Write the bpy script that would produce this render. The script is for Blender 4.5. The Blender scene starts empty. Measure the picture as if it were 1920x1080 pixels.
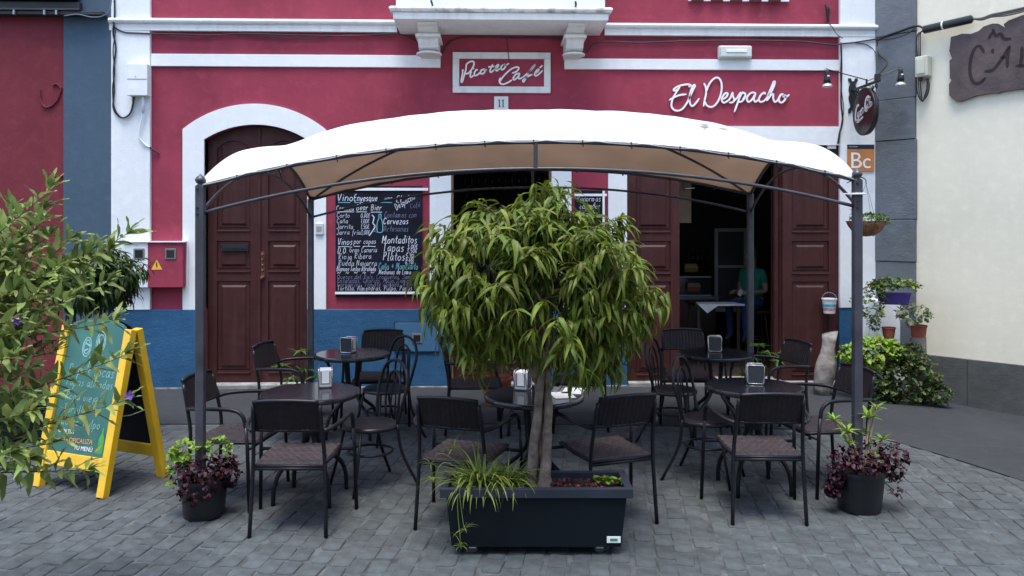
import bpy, bmesh, math, random
import numpy as np
from mathutils import Vector, Matrix, noise
random.seed(7)
SC = bpy.context.scene
COL = SC.collection
PI = math.pi
# ------------------------------------------------------------------ camera
YAW = math.radians(1.6)
SY, CY = math.sin(YAW), math.cos(YAW)
EYE = Vector((0, -9.25, 1.85)); FPX = 1500.0; HOR = 425.0
cd = bpy.data.cameras.new('camera'); cam = bpy.data.objects.new('camera', cd); COL.objects.link(cam)
cam.location = EYE; cam.rotation_euler = (PI/2, 0, -YAW)
cd.lens = 36*FPX/1920; cd.sensor_width = 36; cd.sensor_fit = 'HORIZONTAL'
cd.shift_y = -(540-HOR)/1920; cd.clip_end = 900; cd.clip_start = .05
SC.camera = cam
# ------------------------------------------------------------------ world, sun, exposure
SUN_EL, SUN_AZ = 75, 194            # azimuth measured from +Y (north) clockwise: behind the viewer, a little left
w = bpy.data.worlds.new('World'); SC.world = w; w.use_nodes = True
nt = w.node_tree; bg = nt.nodes['Background']
sky = nt.nodes.new('ShaderNodeTexSky'); sky.sky_type = 'NISHITA'; sky.sun_disc = False
sky.sun_elevation = math.radians(SUN_EL); sky.sun_rotation = math.radians(SUN_AZ)
sky.dust_density = 1.5; sky.air_density = 1.0; sky.ozone_density = 1.0
nt.links.new(sky.outputs[0], bg.inputs[0]); bg.inputs[1].default_value = 0.14
sl = bpy.data.lights.new('sun', 'SUN'); sl.energy = 1.3; sl.angle = math.radians(28); sl.color = (1, .98, .94)
so = bpy.data.objects.new('sun', sl); COL.objects.link(so)
az, el = math.radians(SUN_AZ), math.radians(SUN_EL)
sdir = Vector((math.sin(az)*math.cos(el), math.cos(az)*math.cos(el), math.sin(el)))
so.rotation_euler = sdir.to_track_quat('Z', 'Y').to_euler()
vs = SC.view_settings; SC.display_settings.display_device = 'sRGB'
vs.view_transform = 'Standard'; vs.look = 'None'; vs.gamma = 1; vs.use_curve_mapping = False; vs.exposure = 1.6
try:
    SC.cycles.max_bounces = 6; SC.cycles.diffuse_bounces = 4; SC.cycles.use_denoising = True
    SC.cycles.transparent_max_bounces = 8
except Exception: pass
# ------------------------------------------------------------------ coordinate helpers (pixels of the 1920 photo at a real depth -> metres)
def P(px, py, Y=0.0):
    u, v = (px-960)/FPX, (HOR-py)/FPX
    t = (Y+9.25)/(CY-SY*u)
    return t*(SY+CY*u), EYE.z+t*v
def W(lat, D, z=0.0):                      # viewer's sideways distance and depth -> world
    return Vector((lat*CY+D*SY, -9.25+D*CY-lat*SY, z))
def WP(px, py, D):
    lat = (px-960)/FPX*D
    return W(lat, D, EYE.z+(HOR-py)/FPX*D)
def heading(fl, fd):                       # rotation about Z that turns local +Y to the viewer-frame vector (fl, fd)
    x, y = fl*CY+fd*SY, fd*CY-fl*SY
    return math.atan2(-x, y)
def gz(x, y):
    t = max(0, min(1, (x-4.1)/1.3)); return -.10*t*t*(3-2*t)
# ------------------------------------------------------------------ materials
MATS = {}
def M(name, col, rough=.6, metal=0, var=.12, vscale=5, bump=0, bscale=60, island=0, col2=None, trans=0, spec=.5, hue=0, coat=0, stripes=None, patch=0):
    if name in MATS: return MATS[name]
    m = bpy.data.materials.new(name); m.use_nodes = True; t = m.node_tree; N = t.nodes; L = t.links
    b = N['Principled BSDF']; b.inputs['Roughness'].default_value = rough; b.inputs['Metallic'].default_value = metal
    b.inputs['Specular IOR Level'].default_value = spec
    if coat: b.inputs['Coat Weight'].default_value = coat; b.inputs['Coat Roughness'].default_value = .15
    tc = N.new('ShaderNodeTexCoord'); nz = N.new('ShaderNodeTexNoise'); nz.inputs['Scale'].default_value = vscale; nz.inputs['Detail'].default_value = 6
    L.new(tc.outputs['Object'], nz.inputs['Vector'])
    ramp = N.new('ShaderNodeMapRange'); ramp.inputs[1].default_value = .3; ramp.inputs[2].default_value = .7
    L.new(nz.outputs[0], ramp.inputs[0])
    mx = N.new('ShaderNodeMix'); mx.data_type = 'RGBA'
    c = Vector(col[:3]); a = c*(1-var); d = Vector(col2[:3]) if col2 else c*(1+var)
    mx.inputs[6].default_value = (*a, 1); mx.inputs[7].default_value = (*[min(1, k) for k in d], 1)
    L.new(ramp.outputs[0], mx.inputs[0]); out = mx.outputs[2]
    if island or hue:
        g = N.new('ShaderNodeNewGeometry'); oi = N.new('ShaderNodeObjectInfo')
        ad = N.new('ShaderNodeMath'); ad.operation = 'ADD'; L.new(g.outputs['Random Per Island'], ad.inputs[0]); L.new(oi.outputs['Random'], ad.inputs[1])
        fr = N.new('ShaderNodeMath'); fr.operation = 'FRACT'; L.new(ad.outputs[0], fr.inputs[0])
        hs = N.new('ShaderNodeHueSaturation'); L.new(out, hs.inputs['Color'])
        mr = N.new('ShaderNodeMapRange'); mr.inputs[3].default_value = 1-island; mr.inputs[4].default_value = 1+island; L.new(fr.outputs[0], mr.inputs[0]); L.new(mr.outputs[0], hs.inputs['Value'])
        m2 = N.new('ShaderNodeMath'); m2.operation = 'MULTIPLY'; m2.inputs[1].default_value = 7.31; L.new(fr.outputs[0], m2.inputs[0])
        f2 = N.new('ShaderNodeMath'); f2.operation = 'FRACT'; L.new(m2.outputs[0], f2.inputs[0])
        mh = N.new('ShaderNodeMapRange'); mh.inputs[3].default_value = .5-hue; mh.inputs[4].default_value = .5+hue; L.new(f2.outputs[0], mh.inputs[0]); L.new(mh.outputs[0], hs.inputs['Hue'])
        out = hs.outputs[0]
    if patch:
        gp = N.new('ShaderNodeNewGeometry')
        for sc_, lo, hi, dk in ((.9, .38, .68, .62), (4.5, .50, .70, .72), (26, .62, .72, 1.7)):
            pn = N.new('ShaderNodeTexNoise'); pn.inputs['Scale'].default_value = sc_; pn.inputs['Detail'].default_value = 4; L.new(gp.outputs['Position'], pn.inputs['Vector'])
            pr = N.new('ShaderNodeMapRange'); pr.inputs[1].default_value = lo; pr.inputs[2].default_value = hi; pr.inputs[4].default_value = patch; L.new(pn.outputs[0], pr.inputs[0])
            px_ = N.new('ShaderNodeMix'); px_.data_type = 'RGBA'; px_.blend_type = 'MULTIPLY'; L.new(pr.outputs[0], px_.inputs[0]); L.new(out, px_.inputs[6]); px_.inputs[7].default_value = (dk, dk*.985, dk*.96, 1); out = px_.outputs[2]
    L.new(out, b.inputs['Base Color'])
    if stripes:
        wv = N.new('ShaderNodeTexWave'); wv.inputs['Scale'].default_value = stripes[0]; wv.bands_direction = stripes[1]; wv.inputs['Distortion'].default_value = .6
        L.new(tc.outputs['Object'], wv.inputs[0]); bp = N.new('ShaderNodeBump'); bp.inputs['Strength'].default_value = stripes[2]; bp.inputs['Distance'].default_value = .004
        L.new(wv.outputs[1], bp.inputs['Height']); L.new(bp.outputs[0], b.inputs['Normal'])
    if bump:
        n2 = N.new('ShaderNodeTexNoise'); n2.inputs['Scale'].default_value = bscale; n2.inputs['Detail'].default_value = 5
        L.new(tc.outputs['Object'], n2.inputs['Vector']); bp = N.new('ShaderNodeBump'); bp.inputs['Strength'].default_value = bump; bp.inputs['Distance'].default_value = .01
        L.new(n2.outputs[0], bp.inputs['Height']); L.new(bp.outputs[0], b.inputs['Normal'])
    if trans:
        tr = N.new('ShaderNodeBsdfTranslucent'); L.new(out, tr.inputs[0]); ms = N.new('ShaderNodeMixShader'); ms.inputs[0].default_value = trans
        L.new(b.outputs[0], ms.inputs[1]); L.new(tr.outputs[0], ms.inputs[2]); L.new(ms.outputs[0], N['Material Output'].inputs[0])
    MATS[name] = m; return m
def plaster(name, col, stain=.25, rough=.85, bump=.25, streak=None, sa=.3, mould=0):
    """painted render with soft patches, small scuffs and faint vertical weather streaks"""
    if name in MATS: return MATS[name]
    m = bpy.data.materials.new(name); m.use_nodes = True; t = m.node_tree; N = t.nodes; L = t.links
    b = N['Principled BSDF']; b.inputs['Roughness'].default_value = rough; b.inputs['Specular IOR Level'].default_value = .3
    tc = N.new('ShaderNodeTexCoord')
    def nse(scale, vec=None, det=5):
        n = N.new('ShaderNodeTexNoise'); n.inputs['Scale'].default_value = scale; n.inputs['Detail'].default_value = det
        L.new(vec or tc.outputs['Object'], n.inputs['Vector']); return n.outputs[0]
    mp = N.new('ShaderNodeMapping'); mp.inputs['Scale'].default_value = (9, 9, .7); L.new(tc.outputs['Object'], mp.inputs[0])
    def mul(cin, fac_out, lo, hi, dark, amt):
        r = N.new('ShaderNodeMapRange'); r.inputs[1].default_value = lo; r.inputs[2].default_value = hi; r.inputs[4].default_value = amt; L.new(fac_out, r.inputs[0])
        x = N.new('ShaderNodeMix'); x.data_type = 'RGBA'; L.new(r.outputs[0], x.inputs[0]); L.new(cin, x.inputs[6]); x.inputs[7].default_value = (*dark, 1); return x.outputs[2]
    rgb = N.new('ShaderNodeRGB'); rgb.outputs[0].default_value = (*col, 1)
    c = Vector(col)
    o = mul(rgb.outputs[0], nse(1.3), .35, .75, c*(1-stain), 1)
    o = mul(o, nse(9), .5, .8, c*1.12+Vector((.01, .01, .01)), .6)
    o = mul(o, nse(1.6, mp.outputs[0]), .5, .85, streak or tuple(c*.72), sa)
    if mould: o = mul(o, nse(5.5), .52, .68, (.17, .17, .16), mould)
    o = mul(o, nse(38, det=2), .70, .78, c*.5+Vector((.08, .08, .08)), .45)
    L.new(o, b.inputs['Base Color'])
    bp = N.new('ShaderNodeBump'); bp.inputs['Strength'].default_value = bump; bp.inputs['Distance'].default_value = .012
    ad = N.new('ShaderNodeMath'); ad.operation = 'ADD'; L.new(nse(14, det=3), ad.inputs[0]); L.new(nse(120, det=3), ad.inputs[1])
    L.new(ad.outputs[0], bp.inputs['Height']); L.new(bp.outputs[0], b.inputs['Normal'])
    MATS[name] = m; return m
# ------------------------------------------------------------------ mesh builder
class MB:
    def __init__(s): s.v = []; s.f = []
    def add(s, vs, fs):
        n = len(s.v); s.v += [tuple(v) for v in vs]; s.f += [tuple(i+n for i in f) for f in fs]; return s
    def box(s, x0, x1, y0, y1, z0, z1, m=None):
        vs = [Vector(p) for p in ((x0,y0,z0),(x1,y0,z0),(x1,y1,z0),(x0,y1,z0),(x0,y0,z1),(x1,y0,z1),(x1,y1,z1),(x0,y1,z1))]
        if m is not None: vs = [m @ p for p in vs]
        return s.add(vs, [(0,3,2,1),(4,5,6,7),(0,1,5,4),(1,2,6,5),(2,3,7,6),(3,0,4,7)])
    def cbox(s, c, sz, m=None):
        c = Vector(c); h = Vector(sz)/2
        return s.box(c.x-h.x, c.x+h.x, c.y-h.y, c.y+h.y, c.z-h.z, c.z+h.z, m)
    def frustum(s, x0, x1, z0, z1, y0, y1, i):      # raised field: outer rect at y0, inner rect at y1
        vs = [(x0,y0,z0),(x1,y0,z0),(x1,y0,z1),(x0,y0,z1),(x0+i,y1,z0+i),(x1-i,y1,z0+i),(x1-i,y1,z1-i),(x0+i,y1,z1-i)]
        return s.add(vs, [(4,5,6,7),(0,1,5,4),(1,2,6,5),(2,3,7,6),(3,0,4,7)])
    def tube(s, pts, r, seg=8, closed=False, caps=True, flat=1.0):
        pts = [Vector(p) for p in pts]; n = len(pts); rr = r if isinstance(r, (list, tuple)) else [r]*n
        base = len(s.v); up = None
        for i, p in enumerate(pts):
            a = pts[(i-1) % n] if (closed or i > 0) else p; b = pts[(i+1) % n] if (closed or i < n-1) else p
            d = (b-a); d = d.normalized() if d.length > 1e-9 else Vector((0, 0, 1))
            if up is None: up = Vector((0, 0, 1)) if abs(d.z) < .9 else Vector((0, 1, 0))
            x = d.cross(up)
            if x.length < 1e-4: x = d.orthogonal()
            x.normalize(); up = x.cross(d).normalized()
            for k in range(seg):
                t = 2*PI*k/seg; s.v.append(tuple(p+x*math.cos(t)*rr[i]+up*math.sin(t)*rr[i]*flat))
        m = n if closed else n-1
        for i in range(m):
            j = (i+1) % n
            for k in range(seg):
                l = (k+1) % seg; s.f.append((base+i*seg+k, base+j*seg+k, base+j*seg+l, base+i*seg+l))
        if caps and not closed:
            s.f.append(tuple(base+k for k in range(seg))); s.f.append(tuple(base+(n-1)*seg+k for k in reversed(range(seg))))
        return s
    def lathe(s, prof, c=(0, 0, 0), seg=24, ax='Z', m=None):
        c = Vector(c); base = len(s.v); n = len(prof)
        for (r, h) in prof:
            for k in range(seg):
                t = 2*PI*k/seg
                p = Vector((r*math.cos(t), r*math.sin(t), h)) if ax == 'Z' else Vector((r*math.cos(t), h, r*math.sin(t)))
                if m is not None: p = m @ p
                s.v.append(tuple(p+c))
        for i in range(n-1):
            for k in range(seg):
                l = (k+1) % seg; s.f.append((base+i*seg+k, base+i*seg+l, base+(i+1)*seg+l, base+(i+1)*seg+k))
        if prof[0][0] > 1e-5: s.f.append(tuple(base+k for k in reversed(range(seg))))
        if prof[-1][0] > 1e-5: s.f.append(tuple(base+(n-1)*seg+k for k in range(seg)))
        return s
    def prism(s, poly, y0, y1, m=None):              # polygon in XZ, extruded in Y
        n = len(poly); vs = [Vector((x, y0, z)) for x, z in poly]+[Vector((x, y1, z)) for x, z in poly]
        if m is not None: vs = [m @ p for p in vs]
        return s.add(vs, [tuple(range(n)), tuple(range(2*n-1, n-1, -1))]+[(i, i+n, (i+1) % n+n, (i+1) % n) for i in range(n)])
    def grid(s, fn, nu, nv, closed_u=False):
        base = len(s.v)
        for i in range(nu):
            for j in range(nv): s.v.append(tuple(fn(i/(nu-1), j/(nv-1))))
        for i in range(nu-1):
            for j in range(nv-1): s.f.append((base+i*nv+j, base+(i+1)*nv+j, base+(i+1)*nv+j+1, base+i*nv+j+1))
        return s
    def mesh(s, name, smooth=False):
        me = bpy.data.meshes.new(name); me.from_pydata(s.v, [], s.f); me.validate(clean_customdata=False)
        if smooth: me.polygons.foreach_set('use_smooth', [True]*len(me.polygons))
        me.update(); return me
    def build(s, name, mat, parent=None, smooth=False, bevel=0, loc=None, fix=True, subd=0, solid=0):
        me = s.mesh(name, smooth)
        if fix:
            b = bmesh.new(); b.from_mesh(me); bmesh.ops.recalc_face_normals(b, faces=b.faces); b.to_mesh(me); b.free()
        return ob(name, me, mat, parent, bevel, loc, subd, solid, smooth)
def ob(name, me, mat, parent=None, bevel=0, loc=None, subd=0, solid=0, smooth=False):
    o = bpy.data.objects.new(name, me); COL.objects.link(o)
    for m in (mat if isinstance(mat, (list, tuple)) else [mat]): me.materials.append(m)
    if parent: o.parent = parent
    if loc is not None: o.location = loc
    if solid: md = o.modifiers.new('solid', 'SOLIDIFY'); md.thickness = solid; md.offset = 0
    if bevel: md = o.modifiers.new('bevel', 'BEVEL'); md.width = bevel; md.segments = 2; md.limit_method = 'ANGLE'; md.angle_limit = math.radians(40)
    if subd: md = o.modifiers.new('sub', 'SUBSURF'); md.levels = subd; md.render_levels = subd
    return o
def thing(name, label, cat, loc=(0, 0, 0), rz=0, group=None):
    o = bpy.data.objects.new(name, None); COL.objects.link(o); o.empty_display_size = .1
    o.location = loc; o.rotation_euler = (0, 0, rz); tag(o, label, cat, group); return o
def tag(o, label=None, cat=None, group=None, kind=None):
    if label: o['label'] = label
    if cat: o['category'] = cat
    if group: o['group'] = group
    if kind: o['kind'] = kind
    return o
CH = {}
def dup(root, loc, rz, label, group=None, name=None):
    kids = {}
    for o in COL.objects:
        if o.parent: kids.setdefault(o.parent.name, []).append(o)
    r = root.copy(); COL.objects.link(r); r.location = loc; r.rotation_euler = (0, 0, rz); r['label'] = label
    if group: r['group'] = group
    for ch in kids.get(root.name, []):
        c = ch.copy(); COL.objects.link(c); c.parent = r
        for g in kids.get(ch.name, []):
            d = g.copy(); COL.objects.link(d); d.parent = c
    return r
def cr(pts, n=6, closed=False):                       # Catmull-Rom
    pts = [Vector(p) for p in pts]; out = []; m = len(pts); rng = m if closed else m-1
    for i in range(rng):
        p0 = pts[(i-1) % m] if (closed or i > 0) else pts[0]*2-pts[1]; p1 = pts[i]; p2 = pts[(i+1) % m]
        p3 = pts[(i+2) % m] if (closed or i < m-2) else p2*2-p1
        for k in range(n):
            t = k/n; out.append(.5*((2*p1)+(p2-p0)*t+(2*p0-5*p1+4*p2-p3)*t*t+(3*p1-p0-3*p2+p3)*t**3))
    if not closed: out.append(pts[-1])
    return out
def ribbon(mb, pts, w, fn, depth=0.0, taper=False):
    """stroke of width w along 2-D points; fn maps (x, z, y_off) to space; depth>0 gives it thickness"""
    n = len(pts)
    if n < 2: return
    L_, R_ = [], []
    for i, p in enumerate(pts):
        a = pts[max(0, i-1)]; b = pts[min(n-1, i+1)]; d = Vector((b[0]-a[0], b[1]-a[1]))
        if d.length < 1e-9: d = Vector((1, 0))
        d.normalize(); nx, nz_ = -d.y, d.x
        ww = w*.5*((.55+.45*min(1, min(i, n-1-i)/2)) if taper else 1)
        L_.append((p[0]+nx*ww, p[1]+nz_*ww)); R_.append((p[0]-nx*ww, p[1]-nz_*ww))
    base = len(mb.v)
    for l, r in zip(L_, R_):
        mb.v.append(tuple(fn(l[0], l[1], depth))); mb.v.append(tuple(fn(r[0], r[1], depth)))
        if depth: mb.v.append(tuple(fn(l[0], l[1], 0))); mb.v.append(tuple(fn(r[0], r[1], 0)))
    k = 4 if depth else 2
    for i in range(n-1):
        a = base+i*k; b = a+k; mb.f.append((a, a+1, b+1, b))
        if depth: mb.f.append((a, b, b+2, a+2)); mb.f.append((a+1, a+3, b+3, b+1))
    if depth: mb.f.append((base, base+2, base+3, base+1)); e = base+(n-1)*k; mb.f.append((e, e+1, e+3, e+2))
def text_mesh(txt, size, extr=.002, align='CENTER', space=1.0):
    cu = bpy.data.curves.new('t', 'FONT'); cu.body = txt; cu.size = size; cu.extrude = extr; cu.align_x = align; cu.align_y = 'CENTER'; cu.space_character = space
    o = bpy.data.objects.new('t', cu); COL.objects.link(o); bpy.context.view_layer.update()
    me = bpy.data.meshes.new_from_object(o.evaluated_get(bpy.context.evaluated_depsgraph_get()))
    bpy.data.objects.remove(o); bpy.data.curves.remove(cu); return me
# ---- single-stroke hand alphabet: x 0..1 of glyph width, z: baseline 0, x-height 1, ascender 1.9, descender -.8
G = {
'a': (1, ['9,9 5,10 1,6 2,1 6,1 9,8', '9,10 9,2 11,0']), 'b': (1, ['1,18 1,0', '1,6 5,10 9,6 7,0 1,1']), 'c': (.9, ['9,8 5,10 1,5 4,0 9,2']),
'd': (1, ['9,19 9,0', '9,8 4,10 1,5 4,0 9,2']), 'e': (.9, ['1,5 8,6 7,10 3,9 1,5 3,0 9,2']), 'f': (.7, ['8,18 4,18 3,10 3,-6', '0,10 7,10']),
'g': (1, ['9,9 4,10 1,5 4,1 9,4', '9,10 9,-5 5,-8 1,-6']), 'h': (1, ['1,19 1,0', '1,6 5,10 9,8 9,0']), 'i': (.4, ['2,10 2,0', '2,14 2.5,15']),
'j': (.5, ['5,10 5,-5 1,-8', '5,14 5.5,15']), 'l': (.5, ['2,19 2,1 5,0']), 'm': (1.5, ['0,10 0,0', '0,7 3,10 5,8 5,0', '5,7 8,10 10,8 10,0']),
'n': (1, ['1,10 1,0', '1,7 5,10 9,8 9,0']), 'o': (1, ['5,10 1,7 1,3 5,0 9,3 9,7 5,10']), 'p': (1, ['1,10 1,-8', '1,7 5,10 9,6 6,0 1,2']),
'q': (1, ['9,9 4,10 1,5 4,0 9,3', '9,10 9,-8']), 'r': (.8, ['1,10 1,0', '1,6 5,10 8,9']), 's': (.8, ['8,9 4,10 2,7 7,4 5,0 1,1']),
't': (.7, ['4,17 4,2 7,0', '0,10 8,11']), 'u': (1, ['1,10 1,3 4,0 9,3', '9,10 9,0']), 'v': (.9, ['0,10 4,0 9,10']), 'x': (.9, ['0,10 9,0', '9,10 0,0']),
'y': (.9, ['0,10 4,1', '9,10 2,-8']), 'z': (.9, ['1,10 9,10 1,0 9,0']), 'ñ': (1, ['1,10 1,0', '1,7 5,10 9,8 9,0', '1,13 4,15 6,13 9,15']),
'í': (.4, ['2,10 2,0', '1,13 5,17']), 'é': (.9, ['1,5 8,6 7,10 3,9 1,5 3,0 9,2', '4,13 8,17']), 'ó': (1, ['5,10 1,7 1,3 5,0 9,3 9,7 5,10', '4,13 8,17']),
'A': (1.2, ['0,0 5,18 10,0', '2,6 8,7']), 'B': (1.1, ['1,0 1,18', '1,18 8,16 7,11 1,10', '1,10 9,8 8,1 1,0']), 'C': (1.1, ['10,14 6,18 1,12 2,3 6,0 10,3']),
'D': (1.2, ['1,0 1,18', '0,18 8,16 10,8 7,1 0,0']), 'E': (1, ['9,18 2,17 2,1 9,0', '2,9 8,10']), 'G': (1.2, ['10,15 6,18 1,12 2,3 6,0 10,3 10,8 6,8']),
'J': (.9, ['3,18 9,18', '7,18 7,2 3,0 0,3']), 'L': (1, ['2,18 2,0 9,1']), 'M': (1.4, ['0,0 1,18 6,5 11,18 12,0']), 'N': (1.2, ['1,0 1,18 9,0 9,18']),
'O': (1.2, ['5,18 1,12 1,5 5,0 10,5 10,12 5,18']), 'P': (1.1, ['2,0 2,18', '0,16 7,18 9,13 6,9 2,9']), 'Q': (1.2, ['5,18 1,12 1,5 5,0 10,5 10,12 5,18', '6,4 11,-2']),
'R': (1.1, ['2,0 2,18', '0,16 7,18 9,13 6,10 2,9 9,0']), 'T': (1.1, ['0,18 10,18', '5,18 5,0']), 'V': (1.1, ['0,18 5,0 10,18']),
'0': (.9, ['5,16 1,12 1,4 5,0 9,4 9,12 5,16']), '1': (.5, ['1,13 4,16 4,0']), '3': (.9, ['1,15 7,16 4,9 8,6 6,0 1,1']), '5': (.9, ['8,16 2,16 2,9 8,8 7,1 1,0']),
'6': (.9, ['8,16 2,9 2,2 7,0 8,6 2,7']), '8': (.9, ['5,16 2,12 8,5 5,0 1,4 8,12 5,16']), '9': (.9, ['8,10 3,9 3,15 8,15 8,8 5,0']), ',': (.4, ['2,2 1,-2']), '.': (.4, ['2,0 2.5,1']),
'+': (1, ['5,3 5,13', '0,8 10,8']), '~': (1.2, ['0,4 3,7 6,4 10,7']), '·': (.5, ['2,7 3,8']), '€': (1, ['9,14 5,16 2,12 2,4 5,0 9,2', '0,10 7,10', '0,6 7,6']), ' ': (.7, []),
}
def hand(mb, txt, x, z, size, fn, w=.0035, slant=.15, rot=0, jit=.06, squeeze=1):
    cx = 0.0; s = size/10; rnd = random.Random(hash(txt) % 1000 if False else len(txt)*31+ord(txt[0]))
    ca, sa = math.cos(rot), math.sin(rot)
    for ch in txt:
        gw, st = G.get(ch, G[' ']); dz = rnd.uniform(-jit, jit)*size
        for q in st:
            pts = []
            for tok in q.split():
                a, b = tok.split(','); a = float(a)*s*.85*squeeze; b = float(b)*s
                lx = cx+a+b*slant; lz = b+dz; pts.append((x+lx*ca-lz*sa, z+lx*sa+lz*ca, 0))
            if len(pts) > 2: pts = [(p.x, p.y) for p in cr(pts, 3)]
            ribbon(mb, [(p[0], p[1]) for p in pts], w, fn)
        cx += (gw+.22)*size*.95*squeeze
    return cx
# ---- leaves
def leaf_mesh(L=.15, wd=.011, droop=1.2, fold=.25, n=6, start=.2, wid=.45, wave=0):
    """leaf from the origin along +X, blade normal +Z, curving down towards -Z"""
    vs, fs = [], []; x = z = 0; a = -start
    for i in range(n+1):
        t = i/n; w_ = wd*(math.sin(PI*min(1, t**wid))**.8 if 0 < t < 1 else .06)
        up = Vector((math.sin(a), 0, math.cos(a)))
        side = Vector((0, 1, 0)); mid = Vector((x, 0, z))
        wv = math.sin(t*9)*wave*wd
        vs += [mid+side*w_+up*(fold*w_+wv), mid, mid-side*w_+up*(fold*w_-wv)]
        a += droop/n; x += math.cos(a)*L/n; z -= math.sin(a)*L/n
    for i in range(n):
        b = i*3; fs += [(b, b+1, b+4, b+3), (b+1, b+2, b+5, b+4)]
    return [tuple(v) for v in vs], fs
def scatter(variants, inst, mat, parent, nparts=0, part='leaf', mass='foliage', smooth=True):
    """inst: list of (variant index, 4x4 matrix in parent space). The nearest nparts become parts, the rest one 'stuff' part"""
    pm = parent.matrix_basis if parent else Matrix()
    inst = sorted(inst, key=lambda q: (pm @ q[1].translation-EYE).length)
    mats = mat if isinstance(mat, (list, tuple)) else [mat]
    mes = []
    for vs_, fs_ in variants:
        me = bpy.data.meshes.new(part); me.from_pydata(vs_, [], fs_)
        if smooth: me.polygons.foreach_set('use_smooth', [True]*len(me.polygons))
        me.materials.append(mats[0]); me.update(); mes.append(me)
    for k, m in inst[:nparts]:
        o = bpy.data.objects.new(part, mes[k % len(mes)]); COL.objects.link(o); o.parent = parent; o.matrix_basis = m
    rest = inst[nparts:]
    if rest:
        V = []; F = []; off = 0
        arr = [(np.array(v), np.array(f)) for v, f in variants]
        for k, m in rest:
            v, f = arr[k % len(arr)]; mm = np.array(m)
            V.append(v @ mm[:3, :3].T+mm[:3, 3]); F.append(f+off); off += len(v)
        V = np.concatenate(V); F = np.concatenate(F)
        me = bpy.data.meshes.new(mass); me.from_pydata(V.tolist(), [], F.tolist())
        if smooth: me.polygons.foreach_set('use_smooth', [True]*len(me.polygons))
        me.materials.append(mats[-1]); me.update()
        o = bpy.data.objects.new(mass, me); COL.objects.link(o); o.parent = parent; o['kind'] = 'stuff' if nparts or len(rest) > 40 else 'thing'
        if o['kind'] == 'thing': del o['kind']
def frame(pos, d, up=Vector((0, 0, 1)), roll=0, s=1):
    d = Vector(d).normalized(); y = Vector(up).cross(d)
    if y.length < 1e-3: y = d.orthogonal()
    y.normalize(); z = d.cross(y)
    R = Matrix((d, y, z)).transposed().to_4x4()
    if roll: R = R @ Matrix.Rotation(roll, 4, 'X')
    return Matrix.Translation(pos) @ R @ Matrix.Scale(s, 4)
U = random.uniform
# ================================================================== materials in use
RED = plaster('crimson_paint', (.33, .046, .079), .36)
DRED = plaster('oxblood_paint', (.20, .030, .043), .3)
WHITE = plaster('white_paint', (.78, .80, .805), .04, .8, .2, streak=(.55, .57, .57), sa=.16)
OLDWHITE = plaster('weathered_white_paint', (.74, .75, .74), .10, .8, .3, streak=(.3, .3, .29), sa=.3)
MOULD = plaster('mouldy_white_paint', (.72, .73, .72), .15, .8, .4, streak=(.18, .18, .17), sa=.8, mould=.75)
BLUE = plaster('blue_plinth_paint', (.030, .115, .235), .28, .9, .9)
SLATE = plaster('slate_blue_paint', (.068, .108, .152), .15)
CREAM = plaster('cream_render', (.83, .785, .63), .07, .9, .15, streak=(.6, .56, .45), sa=.12)
STONE = plaster('grey_basalt_stone', (.165, .185, .205), .35, .8, .7)
DADO = plaster('grey_dado_paint', (.105, .11, .105), .25, .8, .5)
WOOD = plaster('brown_door_paint', (.060, .0165, .0155), .4, .5, .12, streak=(.11, .05, .04), sa=.35)
WOODL = M('bare_wood_edge', (.24, .13, .06), .6, var=.3, vscale=12)
BLACKM = M('black_metal', (.014, .014, .017), .42, var=.2, spec=.5, bump=.06, bscale=80)
GREYM = M('grey_gazebo_paint', (.056, .057, .073), .38, var=.25, vscale=8, bump=.1, bscale=60)
CABLE = M('black_cable', (.012, .012, .013), .6)
GREYPL = M('pale_grey_plastic', (.55, .58, .56), .5, var=.08)
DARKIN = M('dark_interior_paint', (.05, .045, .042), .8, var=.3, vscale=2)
DARKWOOD = M('dark_bar_wood', (.035, .02, .014), .5, var=.3, vscale=4)
GLASSM = M('dark_window_glass', (.02, .025, .03), .08, spec=.6)
BOTT = M('bottle_glass', (.015, .03, .015), .12, var=.2, island=.5, hue=.08)
TERRA = M('terracotta', (.27, .065, .038), .8, var=.2, vscale=14, bump=.15, bscale=60)
SOIL = M('potting_soil', (.035, .022, .015), .95, var=.5, vscale=40, bump=1, bscale=90)
BLACKPL = M('black_plastic', (.010, .011, .014), .38, var=.25, vscale=9, bump=.05)
CHALK = M('chalk_white', (.62, .66, .74), .9, var=.3, vscale=60)
CHALKB = M('chalk_blue', (.16, .45, .55), .9, var=.3, vscale=60)
CHALKG = M('chalk_faded', (.20, .21, .32), .9, var=.4, vscale=60)
SIGNW = M('white_letter_plastic', (.85, .85, .86), .35, var=.03)
# ================================================================== ground
GM = M('street_subsoil', (.05, .052, .055), .9, var=.3, vscale=3)
g = MB(); g.box(-300, 300, -300, 300, -.5, -.16); tag(g.build('ground', GM), kind='structure')
MORT = M('joint_mortar', (.078, .087, .090), .95, var=.55, vscale=7, bump=.6, bscale=90, patch=.6)
bound = [(-7.5, 7.42), (-4.5, 7.48), (-2.5, 7.5), (0, 7.5), (1.6, 7.42), (2.7, 7.28), (3.1, 7.12), (3.35, 6.75), (3.55, 6.3), (3.72, 5.8), (3.95, 5.1), (4.25, 4.2), (4.7, 2.8), (5.2, 1)]
bc = [(p.x, p.y) for p in cr([(a, b, 0) for a, b in bound], 6)]
def bound_D(lat):
    if lat <= bc[0][0]: return bc[0][1]
    for (a, b), (c, d) in zip(bc, bc[1:]):
        if a <= lat <= c: return b+(d-b)*(lat-a)/max(1e-6, c-a)
    return -5
pv = thing('cobbled_pavement', None, None); pv['kind'] = 'structure'
mb = MB()
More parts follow.
